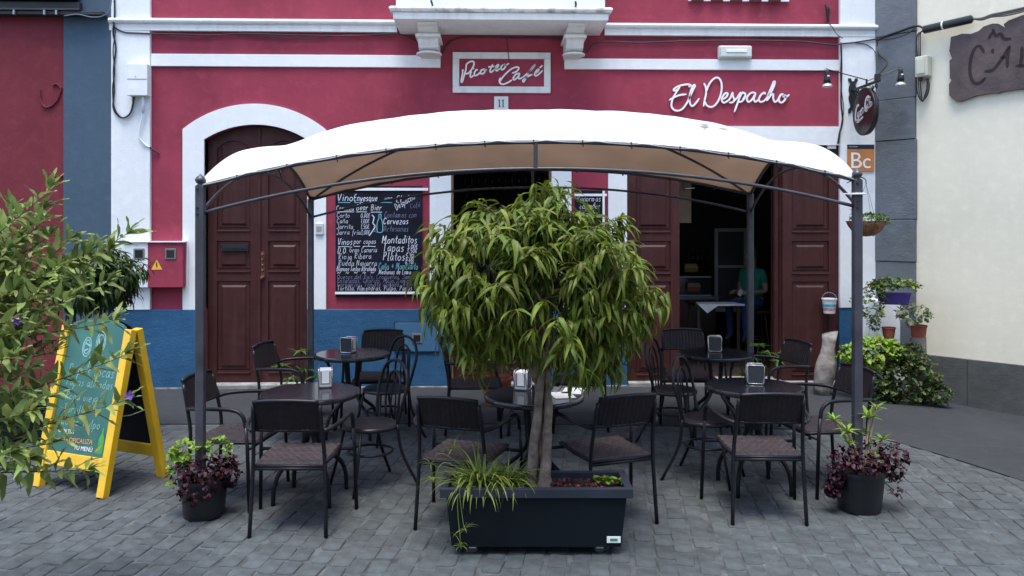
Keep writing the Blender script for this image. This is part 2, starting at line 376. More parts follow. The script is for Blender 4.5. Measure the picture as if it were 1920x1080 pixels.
def gridpt(a, b):
    p = W(-8+16*a, -1+12*b); return (p.x, p.y, gz(p.x, p.y)-.0060)
mb.grid(gridpt, 60, 40); mb.build('mortar_bed', MORT, pv, smooth=True)
COB = M('cobble_stone', (.082, .094, .099), .8, var=.22, vscale=11, bump=.35, bscale=55, island=.13, hue=.012, spec=.2, patch=.6)
rc = random.Random(3)
cvars = []
for k in range(14):
    hx, hy = .054, .084; j = lambda a=.006: rc.uniform(-a, a)
    cn = [(-hx+j(), -hy+j()), (hx+j(), -hy+j()), (hx+j(), hy+j()), (-hx+j(), hy+j())]
    oct_ = []                                            # chipped corners: eight-sided outline
    for i in range(4):
        x, y = cn[i]; px_, py_ = cn[i-1]; nx_, ny_ = cn[(i+1) % 4]; c1 = rc.uniform(.008, .02)
        d1 = Vector((px_-x, py_-y)).normalized(); d2 = Vector((nx_-x, ny_-y)).normalized()
        oct_ += [(x+d1.x*c1, y+d1.y*c1), (x+d2.x*c1, y+d2.y*c1)]
    vs, fs = [], []
    for (s_, z0) in ((.90, 0), (.97, -.0035), (1, -.010), (1, -.04)):
        for x, y in oct_: vs.append((x*s_, y*s_, z0+(rc.uniform(-.0012, .0012) if z0 > -.005 else 0)))
    vs.append((j(.01), j(.02), .0015))
    fs = [(i, (i+1) % 8, 32, 32) for i in range(8)]
    q = []
    for i in range(8): q.append((i, (i+1) % 8, 32))
    for r in range(3):
        for i in range(8): l = (i+1) % 8; q.append((r*8+i, (r+1)*8+i, (r+1)*8+l)); q.append((r*8+i, (r+1)*8+l, r*8+l))
    cvars.append((vs, q))
inst = []; rot = math.radians(-7.0)
for i in range(-80, 80):
    sh = rc.uniform(0, .17); 
    for jx in range(-12, 46):
        lx, ly = i*.119+.012*math.sin(i*1.7), jx*.1785+sh
        a = rot+.045*math.sin(lx*.5); 
        lat = .2+lx*math.cos(rot)-(ly-4)*math.sin(rot); D = 4+lx*math.sin(rot)+(ly-4)*math.cos(rot)
        D += .02*math.sin(lat*2.1)
        if D < 3.2 or D > bound_D(lat)-.05 or abs(lat) > D*.64+1.0: continue
        p = W(lat, D); z = gz(p.x, p.y)+rc.uniform(-.003, .0028)+.004*noise.noise(p*1.5)
        m = Matrix.Translation((p.x, p.y, z)) @ Matrix.Rotation(rot-YAW+rc.uniform(-.03, .03), 4, 'Z') @ Matrix.Rotation(rc.uniform(-.010, .010), 4, 'X') @ Matrix.Rotation(rc.uniform(-.013, .013), 4, 'Y') @ Matrix.Diagonal((rc.uniform(.96, 1.01), rc.uniform(.95, 1.01), 1, 1))
        inst.append((rc.randrange(14), m))
front = [q for q in inst if (lambda c: abs(c[0]/c[1])*1500 < 960 and 425+1500*1.85/c[1] < 1085)((((q[1].translation-EYE).x*CY-(q[1].translation-EYE).y*SY), ((q[1].translation-EYE).y*CY+(q[1].translation-EYE).x*SY)))]
rest_ = [q for q in inst if q not in front] if False else None
ids = set(id(q) for q in front)
front.sort(key=lambda q: (q[1].translation-EYE).length)
near = front[:300]; nid = set(id(q) for q in near)
scatter(cvars, near, COB, pv, 300, 'cobble', smooth=False)
scatter(cvars, [q for q in inst if id(q) not in nid], COB, pv, 0, 'cobble', 'cobble_field', smooth=False)
# smooth walkway along the facade, its edge curving round to the right
SIDE = plaster('worn_concrete', (.036, .040, .045), .25, .8, .35)
mb = MB(); top, bot = [], []
N_ = 60
for i, (a, b) in enumerate(bc):
    p = W(a, b); q = W(max(a, -7.5)+(0 if a < 3 else (a-3)*.0)+0, 9.6)
    n1 = 8
    far = W(a, 9.9) if a < 3.0 else W(3.0+(a-3.0)*3.6, 9.9-(a-3.0)*2.0)
    for k in range(n1+1):
        c = p.lerp(far, k/n1); z = gz(c.x, c.y)+.004
        mb.v.append((c.x, c.y, z))
    mb.v.append((p.x, p.y, gz(p.x, p.y)-.03))
R_ = 10
for i in range(len(bc)-1):
    for k in range(8): mb.f.append((i*R_+k, (i+1)*R_+k, (i+1)*R_+k+1, i*R_+k+1))
    mb.f.append((i*R_+9, (i+1)*R_+9, (i+1)*R_, i*R_))
tag(mb.build('walkway', SIDE, smooth=False), kind='structure')
EDGE = M('pale_edge_mortar', (.23, .23, .22), .9, var=.6, vscale=9, bump=.4)
# ================================================================== cafe building
B = thing('cafe_building', 'crimson two-storey cafe front with white bands, blue plinth and a white balcony in the middle', 'building')
X = lambda px, Y=0.0: P(px, 425, Y)[0]
Z = lambda px, py, Y=0.0: P(px, py, Y)[1]
def arcz(xa, xb, zs, zp):                              # segmental arch: springing zs, crown zp
    c = (xa+xb)/2; h = (xb-xa)/2; r = zp-zs; R = (h*h+r*r)/(2*r)
    return lambda x: zp-R+math.sqrt(max(0, R*R-(x-c)**2))
FL, FR, TOP, TH = X(212), X(1650)+.02, 7.4, .32
# openings: (x0, x1, ztop function)
o1 = (X(384), X(577)); a1 = arcz(*o1, Z(480, 262), Z(480, 234))
o2 = (X(846), X(1034)); a2 = arcz(*o2, Z(940, 272), Z(940, 246))
o3 = (X(1175), X(1572.4)); a3 = lambda x: Z(1372, 272)
OP = [(*o1, a1), (*o2, a2), (*o3, a3)]
def arch_wall(mb, x0, x1, z0, z1, ops, y0, y1):
    cuts = [x0]
    for a, b, f in ops: cuts += [a+(b-a)*k/20 for k in range(21)]
    cuts.append(x1)
    for a, b in zip(cuts, cuts[1:]):
        if b-a < 1e-6: continue
        mid = (a+b)/2; op = next((o for o in ops if o[0] <= mid <= o[1]), None)
        za, zb = (z0, z0) if op is None else (op[2](a), op[2](b))
        mb.add([(a,y0,za),(b,y0,zb),(b,y0,z1),(a,y0,z1)], [(0,1,2,3)])
        if op: mb.add([(a,y0,za),(b,y0,zb),(b,y1,zb),(a,y1,za)], [(0,3,2,1)])
    for a, b, f in ops:
        mb.add([(a,y0,z0),(a,y1,z0),(a,y1,f(a)),(a,y0,f(a))], [(0,1,2,3)]); mb.add([(b,y0,z0),(b,y1,z0),(b,y1,f(b)),(b,y0,f(b))], [(0,3,2,1)])
    return mb
mb = MB(); arch_wall(mb, FL, FR, -.1, TOP, OP, 0, TH); mb.build('wall', RED, B, fix=False)
# plinth, rough blue
pz = Z(400, 580)
for a, b in ((FL-.01, o1[0]), (o1[1], o2[0]), (o2[1], o3[0]), (o3[1], X(1603))):
    mb = MB(); mb.box(a, b, -.035, 0.02, -.1, pz-.002); mb.build('plinth', BLUE, B, bevel=.006)
# threshold kerb along the foot
for a, b in ((FL, o1[0]), (o1[1], o2[0]), (o2[1], o3[0])):
    mb = MB(); mb.box(a, b, -.06, -.0352, -.05, .018); mb.build('kerb_strip', EDGE, B, bevel=.004)
for a, b in (o1, o2, o3):
    mb = MB(); mb.box(a+.004, b-.004, -.07, .30, -.05, .05); mb.build('door_step', M('worn_step_stone', (.26, .26, .25), .8, var=.35, vscale=8, bump=.4), B, bevel=.01)
# corner pilasters
mb = MB(); mb.box(FL-.003, X(284), -.045, .02, pz, TOP); mb.build('pilaster', WHITE, B, bevel=.006)
mb = MB(); mb.box(X(1572.5), FR, -.045, .02, pz, TOP); mb.box(X(1605), FR, -.045, .02, -.1, pz-.002); mb.build('pilaster', WHITE, B, bevel=.006)
# white flat bands
zb0, zb1 = Z(560, 127-1), Z(560, 103)
mb = MB(); mb.box(X(284)+.001, X(826), -.024, .01, zb0, zb1); mb.build('band', WHITE, B, bevel=.004)
zc0, zc1 = Z(1300, 131.5), Z(1300, 111.5)
mb = MB(); mb.box(X(1058), X(1572.5)-.001, -.024, .01, zc0, zc1); mb.build('band', WHITE, B, bevel=.004)
# moulded cornice: flat fascia and a half-round above it
def cornice(xa, xb, zt):
    prof = [(0, -.135), (-.05, -.135), (-.05, -.062), (-.062, -.060), (-.078, -.045), (-.084, -.027), (-.078, -.010), (-.060, .002), (0, .01)]
    mb = MB(); n = len(prof)
    mb.add([(xa, y, zt+z) for y, z in prof]+[(xb, y, zt+z) for y, z in prof], [tuple(range(n)), tuple(range(2*n-1, n-1, -1))]+[(i, i+n, (i+1) % n+n, (i+1) % n) for i in range(n)])
    mb.build('cornice', OLDWHITE, B)
cornice(FL-.02, X(745), Z(480, 38.0)); cornice(X(1133), FR+.01, Z(1350, 47))
mb = MB(); mb.box(X(1647, -.27), X(1693, -.27), -.27, -.05, -.1, Z(1670, 563, -.27)); mb.build('corner_block', WHITE, B, bevel=.02)
# door surrounds
def surround(op, af, outer, y0=-.028, z0=pz):
    xa, xb, of = outer; mb = MB(); n = 40
    xs = sorted([xa+(xb-xa)*k/n for k in range(n+1)]+[op[0], op[1]])
    for a, b in zip(xs, xs[1:]):
        if b-a < 1e-6: continue
        m_ = (a+b)/2; ins = op[0] < m_ < op[1]
        la, lb = (af(a), af(b)) if ins else (z0, z0)
        v = [(a,y0,la),(b,y0,lb),(b,y0,of(b)),(a,y0,of(a)),(a,.01,la),(b,.01,lb),(b,.01,of(b)),(a,.01,of(a))]
        mb.add(v, [(0,1,2,3),(3,2,6,7)]+([(0,4,5,1)] if ins else []))
    for x, f in ((xa, of), (xb, of)): mb.add([(x,y0,z0),(x,.01,z0),(x,.01,f(x)),(x,y0,f(x))], [(0,1,2,3)])
    for x, f in ((op[0], af), (op[1], af)): mb.add([(x,y0,z0),(x,TH*.55,z0),(x,TH*.55,f(x)),(x,y0,f(x))], [(0,1,2,3)])
    mb.build('door_surround', WHITE, B, fix=True)
of1 = arcz(X(344), X(612), Z(477, 243), Z(477, 195)); surround(o1, a1, (X(344), X(612), of1))
of2 = arcz(X(806), X(1071), Z(937, 262), Z(937, 205)); surround(o2, a2, (X(806), X(1071), of2))
mb = MB(); zt = Z(1372, 237); mb.box(X(1140), o3[0], -.028, .01, pz, zt); mb.box(o3[0], X(1572.5)-.001, -.028, .01, a3(0), zt)
mb.build('door_surround', WHITE, B)
# ---- left closed double door
def leaf_door(xa, xb, yf, topf, zrows, arch_first=True, label=None, knob=None, slot=None, thick=.05, parent=B, name='door_leaf'):
    mb = MB(); n = 14; z0 = .055
    xs = [xa+(xb-xa)*k/n for k in range(n+1)]
    for a, b in zip(xs, xs[1:]):
        v = [(a,yf,z0),(b,yf,z0),(b,yf,topf(b)),(a,yf,topf(a)),(a,yf+thick,z0),(b,yf+thick,z0),(b,yf+thick,topf(b)),(a,yf+thick,topf(a))]
        mb.add(v, [(0,1,2,3),(7,6,5,4),(3,2,6,7),(4,5,1,0)])
    mb.add([(xa,yf,z0),(xa,yf+thick,z0),(xa,yf+thick,topf(xa)),(xa,yf,topf(xa))], [(0,1,2,3)]); mb.add([(xb,yf,z0),(xb,yf+thick,z0),(xb,yf+thick,topf(xb)),(xb,yf,topf(xb))], [(3,2,1,0)])
    # stiles and rails standing proud of the field
    st = (xb-xa)*.17; pr = .018; px0, px1 = xa+st, xb-st
    mb.box(xa+.004, px0, yf-pr, yf-.0005, z0+.004, min(topf(xa+.01), topf(px0))-.012)
    mb.box(px1, xb-.004, yf-pr, yf-.0005, z0+.004, min(topf(xb-.01), topf(px1))-.012)
    zz = [z0+.004]+[z for r in zrows for z in r]
    for i in range(0, len(zrows)+1):
        lo = z0+.004 if i == 0 else zrows[i-1][1]
        hi = zrows[i][0] if i < len(zrows) else None
        if hi is not None: mb.box(px0+.0005, px1-.0005, yf-pr, yf-.0005, lo, hi)
        else:
            k = 8
            for q in range(k):
                a, b = px0+(px1-px0)*q/k, px0+(px1-px0)*(q+1)/k
                ga = lo-(.0 if not arch_first else .10*abs((a-(px0+px1)/2)/((px1-px0)/2))**2); gb = lo-(.0 if not arch_first else .10*abs((b-(px0+px1)/2)/((px1-px0)/2))**2)
                ta, tb = topf(a)-.012, topf(b)-.012
                mb.add([(a,yf-pr,ga),(b,yf-pr,gb),(b,yf-pr,tb),(a,yf-pr,ta),(a,yf,ga),(b,yf,gb)], [(0,1,2,3),(0,4,5,1)])
    o = mb.build(name, WOOD, parent)
    if label: o['label'] = label
    for (a, b) in zrows:
        mp = MB(); g = .012
        mp.frustum(px0+g, px1-g, a+g, b-g, yf-.001, yf-.006, .012)
        mp.frustum(px0+g+.035, px1-g-.035, a+g+.035, b-g-.035, yf-.0065, yf-.022, .022)
        # sill moulding that sheds water
        mp.box(px0+.002, px1-.002, yf-.030, yf-.0185, a-.028, a-.012)
        mp.build('door_panel', WOOD, o, bevel=.003)
    return o
yd = .10
m1 = (o1[0]+o1[1])/2+.0; m1 = X(483)
tf = lambda x: a1(x)-.004
rows = [(Z(480, 698), Z(480, 528)), (Z(480, 507), Z(480, 452)), (Z(480, 430), Z(480, 262))]
dl = leaf_door(o1[0]+.01, m1-.004, yd, tf, rows, label='left leaf of the closed brown door, with a black letter slot')
mb = MB(); s0, s1 = X(413), X(463); mb.box(s0, s1, yd-.05, yd-.023, Z(438, 471), Z(438, 458)); mb.box(s0+.02, s1-.02, yd-.054, yd-.0505, Z(438, 467), Z(438, 462))
mb.build('letter_slot', BLACKM, dl, bevel=.003)
dr = leaf_door(m1+.004, o1[1]-.01, yd, tf, rows, label='right leaf of the closed brown door, with an old brass pull')
mb = MB(); xk = X(489)
mb.box(xk-.022, xk+.022, yd-.026, yd-.0185, Z(489, 525), Z(489, 472))
for k in range(4): mb.lathe([(.012, 0), (.014, -.01), (.006, -.02)], (xk, yd-.026, Z(489, 478+k*10)), 10, 'Y')
mb.lathe([(.02, 0), (.024, -.02), (.018, -.04), (0, -.045)], (xk, yd-.026, Z(489, 521)), 12, 'Y')
mb.build('door_pull', M('aged_brass', (.20, .09, .05), .5, .6, var=.4, vscale=20), dr)
mb = MB(); mb.box(m1-.016, m1+.016, yd-.034, yd-.0182, .06, tf(m1)-.02); mb.build('door_astragal', WOOD, dr, bevel=.006)
mb = MB()
for xx in (o1[0]+.0005, o1[1]-.0095): mb.box(xx, xx+.009, yd-.005, yd+.05, .05, a1(xx)-.02)
mb.build('door_frame', WOOD, B)
# ---- middle doorway: thin timber frame, low door half hidden behind the tree
mb = MB(); fw = .022
for xx in (o2[0]+.001, o2[1]-.001-fw): mb.box(xx, xx+fw, .02, .12, .05, a2(o2[0]))
mb.build('door_frame', WOODL, B, bevel=.004)
zl = Z(940, 664); q0, q1 = o2[0]+.03, o2[1]-.03
ml = leaf_door(q0, (q0+q1)/2-.003, .09, lambda x: zl, [(.16, zl-.12)], False, label='left half of the low brown door in the middle doorway')
mr_ = leaf_door((q0+q1)/2+.003, q1, .09, lambda x: zl, [(.16, zl-.12)], False, label='right half of the low brown door in the middle doorway')
# ---- right wide doorway: fixed leaf each side, one leaf folded inwards
z3 = a3(0)-.01
rr = [(Z(1372, 700), Z(1372, 528)), (Z(1372, 510), Z(1372, 452)), (Z(1372, 432), Z(1372, 300))]
leaf_door(o3[0]+.004, X(1274, .06), .06, lambda x: z3, rr, False, label='brown panelled leaf left of the open bar entrance')
leaf_door(X(1466, .02), o3[1]-.002, .022, lambda x: z3, rr, False, label='brown panelled leaf right of the open bar entrance')
mb = MB(); xq = X(1462, .06)
HM = Matrix.Translation((xq, .10, 0)) @ Matrix.Rotation(-.27, 4, 'Z')
mb.box(-.045, 0, 0, .52, .055, z3, HM); mb.box(-.055, -.0452, .04, .12, .06, z3-.05, HM); mb.box(-.055, -.0452, .40, .48, .06, z3-.05, HM)
for zz in (.06, .7, 1.25, z3-.16): mb.box(-.055, -.0452, .1205, .3995, zz, zz+.09, HM)
mb.build('door_leaf', WOOD, B, bevel=.003)['label'] = 'brown leaf folded back into the bar, seen edge on'
mb = MB(); mb.box(xq+.0005, xq+.018, .055, .10, .055, z3); mb.build('door_stop', WOOD, B, bevel=.003)
# ---- interior of the bar
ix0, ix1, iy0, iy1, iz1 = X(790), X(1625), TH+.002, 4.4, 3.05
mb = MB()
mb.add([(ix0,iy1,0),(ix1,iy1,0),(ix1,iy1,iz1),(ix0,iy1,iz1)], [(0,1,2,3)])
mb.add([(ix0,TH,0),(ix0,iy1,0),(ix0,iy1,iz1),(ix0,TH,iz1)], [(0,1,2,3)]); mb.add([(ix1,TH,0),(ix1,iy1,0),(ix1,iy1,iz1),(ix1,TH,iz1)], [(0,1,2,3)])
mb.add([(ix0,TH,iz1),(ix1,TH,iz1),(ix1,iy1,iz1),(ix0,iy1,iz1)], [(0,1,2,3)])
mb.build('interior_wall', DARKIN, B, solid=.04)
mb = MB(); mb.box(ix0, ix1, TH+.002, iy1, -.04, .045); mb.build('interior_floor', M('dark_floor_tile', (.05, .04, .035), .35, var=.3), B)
mb = MB(); mb.box(P(1268, 0, 1.0)[0], P(1296, 0, 1.0)[0], 1.0, 1.1, P(1280, 418, 1.0)[1], P(1280, 425, 1.0)[1]+.9); mb.build('interior_wall', M('beige_interior', (.30, .22, .15), .8), B)
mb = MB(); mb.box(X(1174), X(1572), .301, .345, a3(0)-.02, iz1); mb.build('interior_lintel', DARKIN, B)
# roof slab so that no sky leaks in
mb = MB(); mb.box(FL, FR, .05, 5, TOP-.1, TOP+.1); mb.box(FL, FR, 5, 5.2, -.1, TOP+.1); mb.box(FL-.0, FL+.1, TH, 5, -.1, TOP); mb.box(FR-.1, FR, TH, 5, -.1, TOP); mb.build('roof', OLDWHITE, B)
# ---- balcony
by = -.69; bl, br = X(737, by), X(1141, by)
zu = Z(940, 37, by); zl1 = Z(940, 23.5, by); zn = Z(940, 14, by)
mb = MB(); mb.box(bl, br, by, -.001, zu, zl1)
prof = [(by, zl1+.0005), (by-.02, zl1+.012), (by-.030, zl1+.028), (by-.026, zl1+.045), (by-.01, zl1+.056), (by+.02, zn+.004)]
bal = mb.build('balcony', OLDWHITE, B, bevel=.008)
mb = MB(); a, b = bl-.035, br+.035
pf = [(0, 0), (.03, .008), (.042, .028), (.038, .046), (.02, .058), (0, .060)]
n = len(pf)
ring = [(bl, -.001, 1, 0), ]
V_ = []
for (x, y, sx, sy_) in ((bl, 0, -1, 0), (bl, by, -1, -1), (br, by, 1, -1), (br, 0, 1, 0)):
    V_ += [(x+sx*o, y+sy_*o-(.001 if y == 0 else 0), zl1+.0005+h) for o, h in pf]
F_ = [(s*n+i, (s+1)*n+i, (s+1)*n+i+1, s*n+i+1) for s in range(3) for i in range(n-1)]
F_ += [(n-1, 2*n-1, 3*n-1, 4*n-1)]
mb.add(V_, F_); mb.build('nosing', MOULD, bal)
mb = MB(); mb.box(X(742, by+.03), X(1135, by+.03), by+.04, -.001, zn+.002, zn+1.0); mb.build('parapet', WHITE, bal, bevel=.01)
for px in (811, 1080):
    mb = MB(); xx = X(px, by); mb.tube([(xx, by+.05, zn+.02), (xx-.004, by-.03, zn+.03), (xx-.012, by-.06, zn+.055)], .011, 8); mb.build('drain_spout', BLACKM, bal)
for pa, pb in ((782, 826), (1057, 1096)):
    xa_, xb_ = X(pa, -.3), X(pb, -.3); w_ = xb_-xa_
    mb = MB()
    # S-shaped console in side profile (y, z), wider cap above
    prf = [(-.60, zu-.002), (-.60, zu-.03), (-.50, zu-.05), (-.42, zu-.10), (-.39, zu-.17), (-.40, zu-.25), (-.36, zu-.33), (-.30, zu-.36), (-.25, zu-.345), (-.22, zu-.38), (-.12, zu-.41), (0, zu-.42), (0, zu-.002)]
    prf = [(y, zu-.002+(z-zu+.002)*.68) for y, z in prf]
    n = len(prf)
    mb.add([(xa_+.02, y, z) for y, z in prf]+[(xb_-.02, y, z) for y, z in prf], [tuple(range(n)), tuple(range(2*n-1, n-1, -1))]+[(i, i+n, (i+1) % n+n, (i+1) % n) for i in range(n)])
    mb.box(xa_-.008, xb_+.008, -.45, -.001, zu-.128, zu-.090); mb.lathe([(.0, -.001), (w_*.55, -.001), (w_*.55, .02), (w_*.45, .03)], ((xa_+xb_)/2, -.25, zu-.290), 20)
    mb.build('console', OLDWHITE, bal, bevel=.01)
# ---- first-floor window sill just entering the picture
mb = MB(); zs = Z(1380, 3); mb.box(X(1290), X(1478), -.03, .01, zs, zs+.9); wi = mb.build('upper_window', WHITE, B)
mb = MB()
for k in range(5): a = X(1295+k*36); mb.box(a, a+.14, -.05, -.031, zs-.012, zs+.25)
mb.build('shutter_bottom', WOOD, wi)
# ================================================================== signs on the facade
def stroke_sign(parent, strokes, z0, ox, oy, sc, width, y, depth, mat, name='lettering', sub=5, wide=None):
    mb = MB()
    for st in strokes:
        pts = [P(ox+a/sc, oy+b/sc, y) for a, b in st]
        sm = [(p.x, p.y) for p in cr([(q[0], q[1], 0) for q in pts], sub)] if len(pts) > 2 else [(q[0], q[1]) for q in pts]
        ribbon(mb, sm, width, lambda x, z, d: (x, y-d, z), depth, taper=len(pts) > 2)
        y -= .0004
    return mb.build(name, mat, parent, fix=True)
t = thing('sign_lettering', 'white raised cursive lettering El Despacho on the crimson wall', 'sign')
ED = [[(350,215),(385,198),(345,180),(270,188),(190,212),(138,252),(150,272),(195,250),(225,215)], [(228,215),(170,300),(118,400),(105,490),(140,545),(200,558),(265,530),(325,450),(375,350),(415,260),(443,205),(428,188),(395,240),(368,340),(368,440),(395,490),(440,468),(505,380)],
      [(72,408),(130,372),(220,335),(322,322)], [(572,160),(597,220),(603,300),(585,400),(566,500)], [(592,430),(610,478),(670,505),(740,470),(800,370),(828,240),(815,130),(765,82),(700,110),(640,190),(604,290)],
      [(838,398),(890,365),(915,315),(885,305),(848,345),(828,400),(850,442),(900,425),(950,380),(985,290)], [(985,290),(990,350),(1008,400),(985,438),(935,440)], [(1000,425),(1060,360),(1100,290)], [(1130,285),(1085,370),(1045,480),(1010,580)], [(1072,350),(1125,302),(1165,315),(1160,370),(1115,425),(1065,432)],
      [(1130,400),(1150,372),(1165,350)], [(1320,305),(1260,298),(1208,340),(1190,395),(1215,432),(1265,395),(1318,308)], [(1318,308),(1292,385),(1310,430),(1375,385)], [(1455,325),(1440,298),(1390,335),(1362,400),(1388,432),(1445,410),(1495,350)],
      [(1475,420),(1500,330),(1545,220),(1580,140),(1592,160),(1555,260),(1495,350)], [(1480,415),(1530,340),(1568,318),(1568,380),(1590,430),(1630,410),(1665,360)], [(1728,335),(1690,322),(1655,370),(1655,425),(1695,440),(1740,395),(1742,340),(1712,345),(1750,362),(1802,325)]]
stroke_sign(t, ED, 0, 1245, 135, 7.68, .0205, -.012, .012, SIGNW)
mb = MB()
for st in ED[:1]: pass
t = thing('name_plaque', 'framed crimson plaque with cursive Picoteo Café in white under the balcony', 'sign')
mb = MB(); fx0, fx1, fz0, fz1 = X(849), X(1032), Z(940, 175), Z(940, 99); f = .075
mb.box(fx0, fx1, -.035, -.001, fz1-f, fz1); mb.box(fx0, fx1, -.035, -.001, fz0, fz0+f); mb.box(fx0, fx0+f, -.035, -.001, fz0+f, fz1-f); mb.box(fx1-f, fx1, -.035, -.001, fz0+f, fz1-f)
mb.build('frame', OLDWHITE, t, bevel=.006)
mb = MB(); mb.box(fx0+f-.002, fx1-f+.002, -.010, -.001, fz0+f-.002, fz1-f+.002); mb.build('backboard', RED, t)
PC = [[(238,408),(290,400),(350,330),(385,250),(372,208),(320,210),(268,245),(252,285)], [(256,258),(250,340),(222,440),(196,530),(174,546),(180,480),(198,400),(196,350),(215,352)], [(345,365),(322,430),(335,465),(392,420)], [(376,322),(382,330)],
      [(448,350),(420,345),(390,395),(400,440),(450,420),(495,375)], [(535,330),(495,365),(498,408),(540,402),(572,355),(550,330),(545,350),(600,345)], [(692,250),(662,315),(646,365),(668,382),(715,340)], [(618,298),(720,284)], [(718,345),(770,298),(790,262),(762,270),(736,328),(760,358),(812,320)],
      [(866,255),(830,298),(840,342),(880,322),(905,272),(882,250),(905,268),(962,235)], [(1008,402),(1080,372),(1122,322),(1090,298),(1000,330),(905,410),(832,498),(808,555),(860,582),(945,552),(1012,508)], [(820,470),(800,530),(830,575)],
      [(1140,398),(1072,420),(1030,478),(1048,508),(1105,462),(1142,405)], [(1142,405),(1118,460),(1130,492),(1185,468)], [(1180,470),(1300,372),(1392,262),(1345,300),(1280,400),(1228,500),(1198,545),(1190,515),(1262,458),(1345,418)],
      [(1385,408),(1440,362),(1450,332),(1412,356),(1380,415),(1405,442),(1465,402),(1515,350)], [(1466,312),(1508,272)]]
stroke_sign(t, PC, 0, 845, 92, 8.78, .0175, -.011, .012, SIGNW)
t = thing('number_tile', 'small white house number tile reading 11 below the framed plaque', 'sign')
mb = MB(); mb.box(X(926.5), X(953), -.012, -.001, Z(939, 206), Z(939, 181)); mb.build('tile', OLDWHITE, t, bevel=.003)
me = text_mesh('1', .1, .001)
for dx in (-.021, .021):
    mb = MB(); nx, nz = X(939.7)+dx, Z(939, 194); mb.prism([(nx-.014, nz-.045), (nx+.016, nz-.045), (nx+.016, nz-.038), (nx+.007, nz-.036), (nx+.007, nz+.045), (nx+.001, nz+.045), (nx-.016, nz+.034), (nx-.015, nz+.029), (nx-.005, nz+.031), (nx-.005, nz-.036), (nx-.014, nz-.038)], -.0135, -.0122); mb.build('numeral', M('dark_grey_print', (.03, .035, .04), .6), t)
# "Bc" sign
t = thing('square_sign', 'small orange square sign with white Bc and a dark top strip on the white pilaster', 'sign')
mb = MB(); yb = -.058; sx0, sx1, sz0, sz1 = X(1585), X(1635), Z(1610, 322), Z(1610, 272); zz = sz1-(sz1-sz0)*.17
mb.box(sx0, sx1, yb, -.0455, sz0, zz); mb.build('panel', M('orange_print', (.52, .20, .055), .4, var=.08), t)
mb = MB(); mb.box(sx0, sx1, yb, -.0455, zz+.0005, sz1); mb.build('top_strip', M('navy_print', (.012, .014, .03), .4), t)
o = ob('lettering', text_mesh('B', .265, .0008), SIGNW, t); o.rotation_euler = (PI/2, 0, 0); o.location = (sx0+.098, yb-.0012, sz0+.118)
o = ob('lettering', text_mesh('c', .245, .0008), SIGNW, t); o.rotation_euler = (PI/2, 0, 0); o.location = (sx0+.225, yb-.0012, sz0+.112)
mb = MB(); mb.box(sx0+.015, sx0+.12, yb-.001, yb, sz1-.030, sz1-.020); mb.build('small_print', M('grey_print', (.3, .3, .32), .5), t)
# ================================================================== left neighbour
LB = thing('left_neighbour_building', 'dark oxblood red neighbouring wall with slate blue corner pilaster at the left edge', 'building')
mb = MB(); mb.box(X(-700), X(121), -.01, 5, -.1, TOP); mb.build('wall', DRED, LB)
mb = MB(); mb.box(X(121)+.001, FL-.005, -.03, 5, -.1, TOP); mb.build('pilaster', SLATE, LB, bevel=.006)
mb = MB(); ga, gb = X(-700), X(204); z0, z1 = Z(60, 34), Z(60, 27)
GUT = M('black_gutter_metal', (.016, .02, .022), .5, var=.4, vscale=6, bump=.2)
mb.box(ga, gb, -.14, -.031, Z(60, 33), Z(60, 26)); mb.box(ga, gb-.25, -.16, -.031, Z(60, 26)+.001, Z(60, 22)); mb.box(ga, gb-.28, -.10, -.031, Z(60, 20), Z(60, 7)); mb.box(ga, gb-.3, -.17, -.031, Z(60, 4), Z(60, -30))
mb.build('gutter', GUT, LB, bevel=.005)
for px in (42, 98, 120): mb = MB(); mb.cbox((X(px), -.15, Z(60, 30)), (.02, .04, .05)); mb.build('gutter_clip', M('galvanised', (.35, .36, .37), .4, .8), LB)
# painted-over cable loops on the oxblood wall
for pts in ([(76,168),(78,188),(86,201),(98,199),(110,186),(117,166)], [(95,324),(106,331),(120,330)], [(117,166),(108,158),(101,161)]):
    mb = MB(); mb.tube([(*(lambda q: (q[0], -.022, q[1]))(P(a, b)),) for a, b in [(p.x, p.y) for p in cr([(x, y, 0) for x, y in pts], 5)]], .011, 6); mb.build('painted_pipe', DRED, LB)
# ================================================================== right neighbour, its face turned towards the street
R0 = W(4.285, 9.33); e_ = (W(4.285+.669, 9.33-.743)-R0).normalized(); ni = (W(4.285+.743, 9.33+.669)-R0).normalized()
RM = Matrix(((e_.x, ni.x, 0, R0.x), (e_.y, ni.y, 0, R0.y), (0, 0, 1, 0), (0, 0, 0, 1)))
def RS(px): u = (px-960)/1500; return (9.33*u-4.285)/(.669+.743*u)
def RZ(px, py): return 1.85+(425-py)/1500*(9.33-.743*RS(px))
RB = thing('right_neighbour_building', 'cream rendered building set at an angle on the right, grey stone quoins and grey dado', 'building')
RB.matrix_basis = RM
sp = RS(1721)
mb = MB(); mb.box(sp-.02, 7.5, 0, .3, -.3, TOP); mb.box(-.05, sp-.02, .03, .3, -.3, TOP); mb.box(-.05, 7.5, .3, 6, TOP-.2, TOP); mb.build('wall', CREAM, RB)
zs = [-.2, .30, .80, 1.45, 1.93, 2.84, 3.31, 4.05, 4.75, 5.5, 6.4, TOP]
for k, (a, b) in enumerate(zip(zs, zs[1:])):
    mb = MB(); dd = [.0, -.006, .004, -.003][k % 4]; mb.box(-.03, sp-.012+[0, .006, -.004][k % 3], -.045+dd, .028, a+.003, b-.003); o = mb.build('stone_block', STONE, RB, bevel=.006)
dz = .425; dj = [sp-.01, RS(1815), 2.3, 3.6, 5.0, 7.5]
